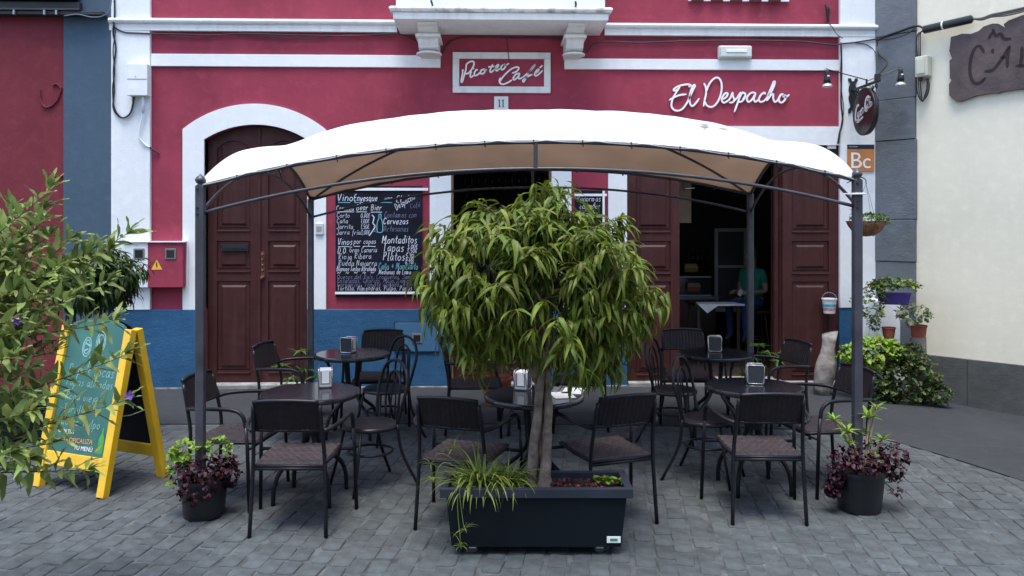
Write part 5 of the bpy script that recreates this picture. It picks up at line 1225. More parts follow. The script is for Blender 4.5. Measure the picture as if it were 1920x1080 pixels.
# pale driftwood log leaning at the doorway edge
lg = W(3.44, 8.80)
t = thing('driftwood_log', 'pale bleached driftwood trunk standing upright at the right edge of the doorway', 'log', lg)
mb = MB(); n = 15; pts, rr_ = [], []
prof_ = [(0, .10), (.08, .108), (.18, .125), (.28, .135), (.36, .122), (.44, .095), (.52, .080), (.60, .084), (.68, .092)]
vs_, fs_ = [], []
for i, (z, r) in enumerate(prof_):
    cx = -.03+.09*(z/.68)
    for k in range(18):
        a = 2*PI*k/18; r2 = r*(1+.12*noise.noise(Vector((math.cos(a)*1.6, math.sin(a)*1.6, z*6)))+.05*math.sin(3*a+z*8)); vs_.append((cx+.9*r2*math.cos(a), r2*math.sin(a)*.8, z+(.02*math.cos(a) if i == 8 else 0)))
for i in range(8):
    for k in range(18): l = (k+1) % 18; fs_.append((i*18+k, i*18+l, (i+1)*18+l, (i+1)*18+k))
fs_ += [tuple(reversed(range(18))), tuple(8*18+k for k in range(18))]
mb.add(vs_, fs_); mb.build('log', M('driftwood', (.22, .20, .185), .85, var=.6, vscale=9, bump=1, bscale=16), t, smooth=True)
# bucket hooked on the door edge
bk_ = P(1557, 574, -.14)
t = thing('small_bucket', 'small white bucket with blue and pink pattern hanging on the right door leaf', 'bucket', (bk_[0], -.11, bk_[1]-.085))
mb = MB(); mb.lathe([(0, 0), (.062, 0), (.080, .155), (.086, .158), (.086, .172), (.079, .172), (.076, .16), (.060, .01), (0, .01)], seg=28); mb.build('bucket', M('bucket_white', (.70, .72, .74), .4, var=.1, vscale=20), t, smooth=False)
mb = MB(); mb.lathe([(.0710, .073), (.0755, .108)], seg=28); mb.build('blue_band', M('bucket_blue', (.08, .42, .55), .45, var=.6, vscale=22), t)
mb = MB(); mb.lathe([(.0665, .032), (.0702, .066)], seg=28); mb.build('pink_band', M('bucket_pink', (.55, .25, .24), .45, var=.5, vscale=22), t)
mb = MB(); mb.tube([(.085*math.cos(a), 0, .165+.075*math.sin(a)) for a in [PI*k/14 for k in range(15)]], .003, 6); mb.tube([(0, 0, .24), (0, .14, .235)], .003, 5); mb.build('handle', CHROME, t)
# terracotta pot group in front of the low middle door
for lat, D, r, h, lab in ((-.155, 8.3, .155, .29, 'larger terracotta pot in front of the low middle door, behind the tree'), ):
    t = thing('terracotta_pot', lab, 'pot', W(lat, D)); pot(t, r, h, TERRA)
    mb = MB(); mb.box(-.17, .17, -.17, .17, 0, .001); 
    t = thing('pot_plant', 'sparse green plant in the larger terracotta pot before the middle door', 'plant', W(lat, D, h)); scatter(V_FERN, bushy(60, (0, 0, .12), .14, .12, .10, V_FERN, (.8, 1.3), top=True), LF_MID, t, 60); stems(t, (0, 0, -.02), [(.08, 0, .15), (-.08, 0, .15)], .003)
# ================================================================== fittings on the facade
def wallbox(name, lab, cat, px0, px1, py0, py1, ya, yb, mat, bev=.006, group=None):
    pm = (px0+px1)/2; t = thing(name, lab, cat, group=group); mb = MB()
    mb.box(P(px0, 0, ya)[0], P(px1, 0, ya)[0], ya, yb, P(pm, py1, ya)[1], P(pm, py0, ya)[1]); mb.build('case', mat, t, bevel=bev); return t
t = wallbox('junction_box', 'white electrical junction box high on the left white pilaster', 'electrical box', 238, 276, 119, 179, -.15, -.046, WHITE)
mb = MB(); a = P(238, 119, -.15)[0]; b = P(276, 119, -.15)[0]; mb.box(a+.004, b-.004, -.152, -.1502, P(257, 149, -.15)[1], P(257, 147.5, -.15)[1]); mb.build('lid_seam', M('seam_grey', (.3, .3, .3)), t)
o = ob('warning_mark', text_mesh('A', .03, .0004), M('grey_print', (.3, .3, .32)), t); o.rotation_euler = (PI/2, 0, 0); o.location = (P(254, 0, -.15)[0], -.1505, P(254, 144, -.15)[1])
mb = MB(); q0 = P(268, 181, -.09); mb.tube([(q0[0], -.085, q0[1]+.02), (q0[0], -.085, q0[1]-.18)], .016, 10); q1 = P(268, 214, -.06)
mb.tube(cr([(q0[0], -.085, q0[1]-.17), (q1[0], -.075, q1[1]-.02), (P(266, 255)[0], -.07, P(266, 255)[1]), (P(276, 272)[0], -.06, P(276, 272)[1]), (P(284, 277)[0], -.05, P(284, 277)[1])], 5), .009, 8); mb.build('conduit', WHITE, t, smooth=True)
mb = MB(); a_, b_ = P(284, 277), P(299, 288); mb.tube([(a_[0], -.04, a_[1]), (b_[0], -.015, b_[1])], .011, 8); mb.build('conduit_end', M('rusty_conduit', (.12, .03, .035), .8, var=.4), t)
# meter cabinet, painted white where it crosses the pilaster and crimson beyond
t = thing('meter_cabinet', 'low wall cabinet painted half white half crimson with yellow warning triangle', 'electrical box')
yA = -.115; xa, xm, xb = P(232, 0, yA)[0], P(277, 0, yA)[0], P(343, 0, yA)[0]; za, zb_ = P(290, 539, yA)[1], P(290, 455, yA)[1]
mb = MB(); mb.box(xa, xm, yA, -.0455, za, zb_); mb.build('white_door', WHITE, t, bevel=.004); mb = MB(); mb.box(xm+.0005, xb, yA, -.0005, za, zb_); mb.build('crimson_door', RED, t, bevel=.004)
mb = MB(); mb.box(xa-.01, xb+.02, yA-.02, -.0005, zb_+.004, zb_+.016); mb.build('lip', WHITE, t)
mb = MB(); q = P(351, 455, -.05); q2 = P(351, 540, -.05); mb.tube([(q[0], -.05, q[1]), (q2[0], -.05, q2[1])], .006, 6); mb.build('side_pipe', WHITE, t)
for pc in (261, 320):
    mb = MB(); c = P(pc, 476, yA); mb.box(c[0]-.062, c[0]+.062, yA-.010, yA-.0005, c[1]-.062, c[1]+.062); w_ = mb.build('meter_window', M('window_frame_grey', (.17, .18, .17), .5), t, bevel=.008)
    mb = MB(); mb.box(c[0]-.043, c[0]+.043, yA-.0125, yA-.0105, c[1]-.043, c[1]+.043); mb.build('pane', GLASSM, w_)
mb = MB(); c = P(294, 497, yA); h = .062; mb.prism([(c[0]-h, c[1]-.052), (c[0]+h, c[1]-.052), (c[0], c[1]+.062)], yA-.003, yA-.0008); wt = mb.build('warning_triangle', M('warning_yellow', (.80, .42, .04), .5), t)
mb = MB(); mb.prism([(c[0]-.006, c[1]+.032), (c[0]+.008, c[1]+.032), (c[0]+.001, c[1]+.002), (c[0]+.012, c[1]+.004), (c[0]-.003, c[1]-.038), (c[0]-.001, c[1]-.006), (c[0]-.011, c[1]-.006)], yA-.0042, yA-.0032); mb.build('bolt_symbol', BLACKM, wt)
# second cabinet flush in the blue plinth
t = thing('plinth_cabinet', 'flush blue painted cabinet door with small square window in the plinth', 'electrical box')
xa, xb = P(741, 0, -.05)[0], P(822, 0, -.05)[0]; za, zb_ = P(780, 659, -.05)[1], P(780, 605, -.05)[1]
BLUE2 = plaster('blue_cabinet_paint', (.055, .15, .27), .12, .7, .2)
mb = MB(); mb.box(xa, xb, -.055, -.036, za, zb_); mb.build('door', BLUE2, t, bevel=.003)
mb = MB(); mb.box(xa-.012, xb+.012, -.048, -.0355, zb_+.001, zb_+.012); mb.box(xa-.012, xa-.002, -.048, -.0355, za, zb_); mb.box(xa+.12, xb+.012, -.05, -.0355, za-.014, za-.001); mb.build('dark_frame', M('dark_blue_gap', (.012, .02, .04), .7), t)  # dark frame lines along the top, left and part of the bottom
mb = MB(); c = P(782, 634, -.05); mb.box(c[0]-.058, c[0]+.058, -.064, -.0555, c[1]-.055, c[1]+.055); w_ = mb.build('window', M('window_frame_grey', (.17, .18, .17)), t, bevel=.006); mb = MB(); mb.box(c[0]-.038, c[0]+.038, -.0665, -.0645, c[1]-.036, c[1]+.036); mb.build('pane', GLASSM, w_)
# doorbell
t = wallbox('doorbell', 'small white doorbell plate right of the closed brown door', 'doorbell', 591, 606, 419, 440, -.052, -.0285, GREYPL, .004)
mb = MB(); c = P(598, 430, -.052); mb.box(c[0]-.03, c[0]+.03, -.055, -.0522, c[1]-.02, c[1]+.035); mb.build('grille', M('bell_grey', (.32, .32, .32)), t, bevel=.002)
# bulkhead emergency light
t = thing('bulkhead_lamp', 'white rounded emergency bulkhead light above the cursive lettering', 'lamp')
c = P(1378.5, 98, -.05); mb = MB(); mb.box(c[0]-.20, c[0]+.20, -.06, -.0005, c[1]-.085, c[1]+.085); mb.build('base', GREYPL, t, bevel=.03)
mb = MB(); mb.box(c[0]-.185, c[0]+.185, -.10, -.0605, c[1]-.070, c[1]+.070); mb.build('diffuser', M('milky_diffuser', (.60, .64, .60), .25, var=.06, coat=.4), t, bevel=.022)
mb = MB(); mb.box(c[0]-.12, c[0]+.12, -.108, -.1005, c[1]-.012, c[1]+.025); mb.build('tube_ridge', M('tube_white', (.85, .86, .84), .3), t, bevel=.004)
# ---- bracket sign with two lamps
ys = -.0455; ax, az = P(1598, 170, ys); BL = .66
t = thing('bracket_sign', 'round dark hanging sign with silver cursive logo on a black scrolled wall bracket', 'sign')
mb = MB(); x0 = ax-.055; zt2, zb2 = P(1598, 147, ys)[1], P(1598, 213, ys)[1]
# fretted wall plate: two forked ends joined by a wavy body
pl_ = [(-.06,.0),(-.025,.0),(-.01,-.035),(.02,-.035),(.035,0),(.07,0),(.07,-.035),(.045,-.055),(.04,-.09),(.065,-.13),(.06,-.17),(.045,-.20),(.055,-.25),(.06,-.30),(.04,-.33),(.06,-.37),(.06,-.405),(.03,-.405),(.01,-.375),(-.02,-.375),(-.03,-.405),(-.06,-.405),(-.06,-.36),(-.035,-.34),(-.03,-.31),(-.05,-.26),(-.055,-.22),(-.04,-.18),(-.055,-.14),(-.05,-.10),(-.03,-.06),(-.06,-.03)]
mb.prism([(ax+a*.85, zt2+b) for a, b in pl_], ys-.014, ys-.001); mb.build('wall_plate', BLACKM, t, bevel=.002)
mb = MB(); mb.box(ax-.014, ax+.014, ys-BL, ys-.015, az-.014, az+.014); mb.build('arm', BLACKM, t, bevel=.003)
mb = MB()
for k, (yy, r) in enumerate(((ys-.09, .035), (ys-.17, .03), (ys-BL+.08, .035), (ys-BL+.16, .028))):
    mb.tube([(ax, yy+r*(1-.055*i)*math.cos(i*.5), az-.055+r*(1-.055*i)*math.sin(i*.5)) for i in range(15)], .0065, 6)
mb.tube(cr([(ax, ys-.02, az-.30), (ax, ys-.10, az-.20), (ax, ys-.06, az-.10), (ax, ys-.16, az-.02)], 5), .008, 6); mb.build('scroll', BLACKM, t, smooth=True)['kind'] = 'stuff'
yc = ys-.012-.325; rD = .262; zc_ = az-.02-rD-.01
mb = MB()
for dy in (-.10, .10): mb.tube([(ax, yc+dy, az-.01), (ax, yc+dy, zc_+rD*.92)], .005, 6)
mb.build('hanger', BLACKM, t)
mb = MB(); mb.lathe([(0, -.030), (rD-.012, -.030), (rD, -.018), (rD, .018), (rD-.012, .030), (0, .030)], (ax, yc, zc_), 48, 'Z', Matrix.Rotation(PI/2, 4, 'Y')); mb.build('disc', M('sign_maroon_black', (.014, .008, .010), .3, var=.5, vscale=5), t)
mb = MB(); mb.tube([(ax-.020, yc+rD*.985*math.cos(a), zc_+rD*.985*math.sin(a)) for a in [2*PI*k/48 for k in range(48)]], .012, 6, closed=True); mb.build('disc_rim', BLACKM, t, smooth=True)
# script on the visible (left) face: runs from the wall outwards
SILV = M('silver_lettering', (.62, .60, .60), .5)
mb = MB(); fs2 = lambda x, z, d: (ax-.0305-d, yc-x, zc_+z)
coke = [[(-.10,.075),(-.13,.09),(-.165,.05),(-.185,-.02),(-.18,-.07),(-.14,-.085),(-.10,-.06)], [(-.17,-.085),(-.12,-.10),(-.05,-.075),(.0,-.06)], [(-.10,-.01),(-.12,.0),(-.125,-.03),(-.105,-.045),(-.085,-.02),(-.10,.0),(-.07,.01)], [(-.04,.02),(-.065,.01),(-.07,-.02),(-.045,-.03),(-.02,.0)], [(.0,.04),(-.025,.03),(-.03,.0),(-.005,-.01),(.005,.035),(.005,.0),(.03,.02)],
        [(.02,.02),(.05,.03)], [(.10,.11),(.135,.12),(.12,.15),(.075,.13),(.05,.07),(.055,.01),(.085,.0),(.12,.02)], [(.10,.05),(.085,.045),(.08,.02),(.10,.015),(.115,.04),(.10,.055),(.125,.06)], [(.125,.03),(.145,.09),(.16,.13),(.145,.12),(.135,.05),(.15,.03),(.165,.05)], [(.19,.075),(.17,.07),(.165,.045),(.185,.04),(.195,.075),(.195,.045),(.21,.055)]]
for st_ in coke:
    p_ = [(q.x*1.0, q.y*1.0) for q in cr([(a, b, 0) for a, b in st_], 5)] if len(st_) > 2 else st_
    ribbon(mb, p_, .026, fs2, .004, taper=len(st_) > 2)
mb.build('script_logo', SILV, t, fix=True)
def spot(lab, hx, hz, hy, sx, sz, sy_):
    t = thing('sign_spotlight', lab, 'lamp', group='spotlights on the bracket sign')
    mb = MB(); mb.tube([(sx, sy_, sz), (hx, hy, hz)], .006, 6); mb.build('rod', BLACKM, t)
    mb = MB(); mb.tube([(hx-.008+.022*math.cos(a), hy, hz-.012+.024*math.sin(a)) for a in [2*PI*k/14 for k in range(14)]], .0028, 5, closed=True); mb.build('cable_loop', CABLE, t)
    mb = MB(); mb.lathe([(.012, 0), (.02, -.01), (.026, -.05), (.024, -.06), (.036, -.11), (.04, -.15), (.0, -.15)], (hx, hy, hz), 18); mb.build('holder', BLACKM, t, smooth=True)
    mb = MB(); mb.lathe([(.028, -.1505), (.055, -.185), (.058, -.192), (.050, -.202), (0, -.208)], (hx, hy, hz), 20); mb.build('bulb', M('mirror_bulb', (.75, .76, .76), .18, .6, var=.05), t, smooth=True)
    mb = MB(); mb.box(hx-.012, hx+.012, hy-.034, hy-.03, hz-.085, hz-.070); mb.build('maker_tag', SIGNW, t)
ya_ = -.40; lx, lz = P(1551, 130, ya_); rx_, rz_ = P(1687, 128, ya_)
mx, mz = P(1618, 150, ya_)
spot('left spotlight with mirrored bulb over the crimson wall, beside the round sign', lx, lz, ya_, ax, az+.06, ya_)
spot('right spotlight with mirrored bulb before the grey quoins, beside the round sign', rx_, rz_, ya_-.02, ax, az+.045, ya_-.02)
mb = MB(); mb.tube([(ax, ya_, az+.016), (ax, ya_, az+.07)], .012, 8); mb.cbox((P(1645, 140, -.6)[0], -.60, az+.045), (.05, .05, .09)); o = mb.build('lamp_connector', BLACKM, None, bevel=.008); tag(o, 'black cable connector on the outer end of the sign bracket', 'connector')
# ---- downpipe
t = thing('downpipe', 'thin blue-grey downpipe along the right edge of the white pilaster', 'pipe')
mb = MB(); xx = X(1649); mb.tube([(xx, -.075, P(1649, 70)[1]), (xx, -.075, .45)], .018, 10); mb.build('pipe', M('blue_grey_pipe', (.24, .28, .38), .4, var=.1), t, smooth=True)
for py in (292, 480):
    mb = MB(); mb.cbox((xx, -.07, P(1649, py)[1]), (.055, .055, .02)); mb.build('clamp', GREYPL, t)
# ---- cables
def cable(lab, pts, r=.008, mat=CABLE, y=-.03, name='cable', n=6, grp=None):
    q = [Vector((P(a, b, (c[0] if c else y))[0], (c[0] if c else y), P(a, b, (c[0] if c else y))[1])) for a, b, *c in pts]
    mb = MB(); mb.tube(cr(q, n), r, 6); o = mb.build(name, mat, None, smooth=True); tag(o, lab, 'cable', grp); return o
DUSTC = M('dusty_cable', (.05, .035, .04), .8, var=.3)
cable('thin cable along the crimson wall under the left cornice', [(213,50),(232,60),(262,62),(284,63),(330,64),(400,66),(455,63),(560,66),(660,67),(740,64),(775,74),(800,98)], .008, DUSTC, -.055)
cable('second thin cable sagging below the left cornice', [(284,61),(320,68),(380,70),(430,64),(500,68),(580,72),(650,66),(735,68)], .006, DUSTC, -.05)
cable('dark cable looping under the balcony between the consoles', [(830,100),(845,78),(880,70),(960,71),(1040,72),(1062,82),(1072,98)], .009, DUSTC, -.02)
cable('thin cable hanging down across the framed plaque', [(950,72),(953,100),(955,118)], .0035, CABLE, -.045)
cable('dark cable bundle below the right cornice up to the pilaster', [(1100,98),(1112,84),(1140,78),(1200,80),(1290,77),(1400,76),(1500,78),(1560,84),(1578,82),(1600,80),(1625,76),(1648,72)], .010, DUSTC, -.06)
cable('black cable down the edge between crimson wall and right pilaster', [(1577,80),(1578,130),(1577,190),(1580,225),(1574,250),(1571,270)], .010, CABLE, -.055)
cable('thin second cable down the right pilaster edge', [(1578,82),(1576,150),(1582,205),(1577,235),(1573,268)], .005, CABLE, -.07)
cable('black cable bundle down the seam of slate and white pilasters', [(214,-20),(215,30),(212,60),(217,90),(213,130),(214,170),(212,200),(220,215),(232,221),(244,212),(249,195),(250,181)], .010, CABLE, -.06)
cable('second strand twisting beside the left black cable bundle', [(211,35),(216,60),(212,95),(215,135),(211,165),(214,200),(226,219),(238,219),(247,207),(252,182)], .007, CABLE, -.072)
cable('grey cable curving off the end of the gutter', [(120,30),(145,27),(170,32),(190,31),(205,20),(210,-10)], .007, M('grey_cable', (.12, .14, .17), .6), -.16)
ins = thing('insulator', 'black hanging cable clamp on the upper crimson wall above the right cornice', 'clamp')
mb = MB(); a = P(1547, 8, -.05); b = P(1553, 42, -.05); mb.tube([(a[0], -.05, a[1]), (P(1549, 24)[0], -.05, P(1549, 20)[1]), (b[0], -.04, b[1])], [.008, .026, .014], 8); mb.build('clamp', BLACKM, ins)
mb = MB(); mb.tube(cr([(b[0], -.04, b[1]), (P(1553, 55)[0], -.11, P(1553, 55)[1]), (P(1562, 68)[0], -.1, P(1562, 68)[1]), (P(1576, 74)[0], -.06, P(1576, 74)[1])], 5), .0045, 5); mb.build('lead', CABLE, ins)
# cables running over to the right neighbour (its own plane)
def rp(px, py, off=-.05): s = RS(px); v = RM @ Vector((s, off, RZ(px, py))); return v
def rcable(lab, pts, r, mat=CABLE, off=-.07):
    q = [(rp(a, b, c[0] if c else off)) for a, b, *c in pts]; mb = MB(); mb.tube(cr(q, 6), r, 6); o = mb.build('cable', mat, None, smooth=True); tag(o, lab, 'cable')
f3 = lambda px, py, y=-.06: Vector((P(px, py, y)[0], y, P(px, py, y)[1]))
mb = MB(); mb.tube(cr([f3(1645, 76), rp(1662, 70), rp(1690, 60), rp(1722, 50), rp(1740, 58)], 6), .013, 6); o = mb.build('cable', CABLE, None, smooth=True); tag(o, 'thick black cable crossing the grey quoins towards the cream wall', 'cable')
rcable('thin black cable sagging below the thick one on the quoins', [(1656,76),(1680,74),(1705,66),(1722,54)], .006)
mb = MB(); mb.tube(cr([f3(1645, 76), f3(1648, 100, -.08), f3(1647, 125, -.10)+Vector((0, -.2, 0)), f3(1646, 140, -.5)], 6), .012, 6); o = mb.build('cable', CABLE, None, smooth=True); tag(o, 'black cable dropping from the bundle to the sign bracket', 'cable')
mb = MB(); mb.tube(cr([f3(1600, 80), f3(1625, 84), f3(1642, 100), f3(1646, 130, -.3)], 6), .005, 6); o = mb.build('cable', CABLE, None, smooth=True); tag(o, 'thin cable arching over the right pilaster to the sign bracket', 'cable')
SL = thing('cable_splice', 'black tubular cable splice with a white tie high on the cream wall', 'cable splice')
mb = MB(); a, b = rp(1736, 59, -.09), rp(1830, 38, -.09); d = (b-a); mb.tube([a, a+d*.03, a+d*.97, b], [.022, .045, .045, .025], 14); mb.build('sleeve', M('black_sleeve', (.012, .018, .018), .35, var=.3), SL, smooth=False)
mb = MB(); mb.tube([a+d*.40, a+d*.43], .0475, 14); mb.build('tie', SIGNW, SL)
GRYC = M('grey_wire', (.10, .10, .085), .6, var=.3)
for k, (dy, r, lab) in enumerate(((0, .012, 'upper grey wire'), (3.5, .010, 'middle grey wire'), (7, .008, 'lower grey wire'))):
    rcable(lab+' leaving the black splice to the right', [(1828,38,-.09),(1845,37+dy*.4),(1865,30+dy*.6),(1890,25+dy),(1925,17+dy),(1980,4+dy)], r, GRYC, -.08)
for k, (dx, lab) in enumerate(((0, 'left wire'), (4, 'middle wire'), (8, 'right wire'))):
    rcable(lab+' hanging beside the cream junction box', [(1738-k*2,60),(1726+dx*.6,64),(1722+dx,80),(1724+dx*.8,110),(1722+dx,150),(1724+dx,175),(1732+dx*.3,190+k),(1742-dx*.4,180),(1746-dx*.4,165),(1745-dx*.3,148)], .0065, [CABLE, GRYC, CABLE][k], -.055-.008*k)
CB = thing('cable_box', 'cream plastic cable box high on the cream wall beside the quoins', 'electrical box'); CB.matrix_basis = RM
s0, s1 = RS(1724), RS(1748); mb = MB(); mb.box(s0, s1, -.13, -.002, RZ(1736, 146), RZ(1736, 108)); mb.build('case', M('cream_plastic', (.52, .53, .42), .5, var=.1), CB, bevel=.01)
mb = MB(); mb.box(s0+.02, s1-.03, -.142, -.1305, RZ(1736, 141), RZ(1736, 113)); mb.build('lid', M('cream_plastic', (.52, .53, .42)), CB, bevel=.004)
mb = MB(); mb.lathe([(.02, 0), (.02, -.03), (.012, -.04)], ((s0+s1)/2-.03, -.06, RZ(1736, 146)), 10); mb.build('gland', BLACKPL, CB)
for zp in (60, 88, 163): 
    pass
# small sensor light in the bar doorway's top right corner
t = wallbox('small_sensor', 'small white sensor under the lintel of the bar doorway', 'sensor', 1552, 1568, 272, 279, -.02, .05, GREYPL, .003)
# ================================================================== inside the bar
def iw_(px, py, Y): a, b = P(px, py, Y); return a, b
# dresser with glazed doors
Y0 = 2.6; xa, za = iw_(1340, 572, Y0); xb, zb_ = iw_(1402, 428, Y0)
t = thing('glazed_cabinet', 'pale framed glass cabinet on the dark back wall of the bar', 'cabinet')
FRM = M('cabinet_frame', (.30, .30, .30), .5, var=.1); mb = MB()
mb.box(xa, xb, Y0+.03, Y0+.35, za, zb_); mb.build('carcass', M('cabinet_dark', (.03, .03, .03), .6), t)
mb = MB(); f = .05
mb.box(xa, xa+f, Y0, Y0+.029, za, zb_); mb.box(xb-f, xb, Y0, Y0+.029, za, zb_); mb.box(xa+f, xb-f, Y0, Y0+.029, za, za+f); mb.box(xa+f, xb-f, Y0, Y0+.029, zb_-f, zb_); mb.box(xa+f, xb-f, Y0, Y0+.029, (za+zb_)/2-.02, (za+zb_)/2+.02); mb.build('frame', FRM, t)
mb = MB(); mb.box(xa-.02, xb+.02, Y0-.1, Y0-.0, za-.09, za-.03); mb.build('ledge', FRM, t)
# counter with a glass display
xa, zt3 = iw_(1276, 556, 2.2); xb, _ = iw_(1342, 556, 2.2)
t = thing('bar_counter', 'dark bar counter with a display case inside the right doorway', 'counter')
mb = MB(); mb.box(xa-1.6, xb, 2.2, 2.75, .046, zt3-.04); mb.build('front', DARKWOOD, t); mb = MB(); mb.box(xa-1.62, xb+.03, 2.15, 2.8, zt3-.038, zt3); mb.build('worktop', M('worktop_grey', (.14, .14, .15), .3), t)
mb = MB(); mb.box(xa-.5, xb-.05, 2.25, 2.6, zt3+.002, zt3+.28); mb.build('display_case', GLASSM, t)
mb = MB(); mb.box(xa-.5, xb-.05, 2.235, 2.249, zt3+.27, zt3+.29); mb.box(xa-.5, xb-.05, 2.235, 2.249, zt3+.003, zt3+.02); mb.build('case_trim', FRM, t)
for lab, px, py, col in (('yellow snack packet on the bar counter', 1302, 505, (.22, .15, .02)), ('orange fruit bowl on the display case', 1300, 546, (.17, .05, .02))):
    c = iw_(px, py, 2.2); t = thing('snack_packet', lab, 'packet', (c[0], 2.20 if py > 520 else 2.4, max(c[1]-.05, zt3+.291) if py < 520 else c[1]-.0))
    mb = MB(); mb.add([(-.09,-.02,0),(.09,-.02,0),(.10,-.035,.06),(-.10,-.035,.06),(.085,-.02,.12),(-.085,-.02,.12),(-.09,.02,0),(.09,.02,0),(.085,.02,.12),(-.085,.02,.12)], [(0,1,2,3),(3,2,4,5),(7,6,9,8),(1,7,8,4,2),(6,0,3,5,9),(5,4,8,9),(0,6,7,1)]); mb.build('packet', M('packet_'+lab[:6], col, .4, var=.2), t)
# bottle shelf seen through the middle doorway and above the counter
n_ = 0
for (pxa, pxb, py, Yb, cnt, nm) in ((862, 1020, 352, 3.2, 12, 'upper'), (862, 1020, 408, 3.2, 12, 'lower'), (1282, 1335, 500, 3.6, 5, 'side')):
    a = iw_(pxa, py, Yb); b = iw_(pxb, py, Yb)
    t = thing('bottle_shelf', nm+' dark wooden shelf with bottles inside the bar', 'shelf'); mb = MB(); mb.box(a[0], b[0], Yb-.1, Yb+.16, a[1]-.03, a[1]); mb.build('board', DARKWOOD, t)
    mb = MB(); mb.box(a[0]+.1, a[0]+.13, Yb-.05, Yb+.15, a[1]-.15, a[1]-.031); mb.box(b[0]-.13, b[0]-.1, Yb-.05, Yb+.15, a[1]-.15, a[1]-.031); mb.build('bracket', DARKWOOD, t)['kind'] = 'stuff'
    for k in range(cnt):
        h = rt.uniform(.24, .32); r = rt.uniform(.032, .042); x = a[0]+.08+(b[0]-a[0]-.16)*k/(cnt-1)
        mb = MB(); mb.lathe([(0, 0), (r, 0), (r, h*.6), (r*.4, h*.75), (r*.36, h*.98), (r*.42, h), (0, h)], seg=12); o = mb.build('bottle', BOTT, None, smooth=True); o.location = (x, Yb, a[1]+.001)
        ordn = ('first', 'second', 'third', 'fourth', 'fifth', 'sixth', 'seventh', 'eighth', 'ninth', 'tenth', 'eleventh', 'twelfth')[k]; tag(o, '%s dark bottle from the left on the %s' % (ordn, {'upper': 'upper shelf behind the middle doorway', 'lower': 'lower shelf behind the middle doorway', 'side': 'shelf behind the bar counter'}[nm]), 'bottle', 'bottles on the %s shelf' % nm)
mb = MB(); c = iw_(1295, 455, 3.0)
# small table with a white cloth corner
c = iw_(1336, 568, 1.35)
t = thing('bar_table', 'dark high table just inside the bar entrance', 'table'); mb = MB(); mb.box(c[0]-.27, c[0]+.36, 1.2, 1.75, c[1]-.035, c[1]-.004); mb.build('table_top', DARKWOOD, t)
for sx in (-.22, .31):
    for sy_ in (1.24, 1.70): mb = MB(); mb.box(c[0]+sx-.02, c[0]+sx+.02, sy_-.02, sy_+.02, .046, c[1]-.036); mb.build('leg', DARKWOOD, t)
mb = MB(); x0 = c[0]-.24; zt4 = c[1]-.002
mb.add([(x0,1.18,zt4),(x0+.62,1.18,zt4),(x0+.55,1.5,zt4),(x0+.05,1.5,zt4),(x0+.12,1.165,zt4-.115),(x0+.26,1.17,zt4-.02),(x0+.62,1.175,zt4-.018)], [(0,1,2,3),(0,4,5),(0,5,1),(5,6,1)])
o = mb.build('white_cloth', M('cloth_white', (.75, .74, .72), .9), None, fix=True, solid=.002); tag(o, 'white cloth with a hanging corner on the dark bar table', 'cloth')
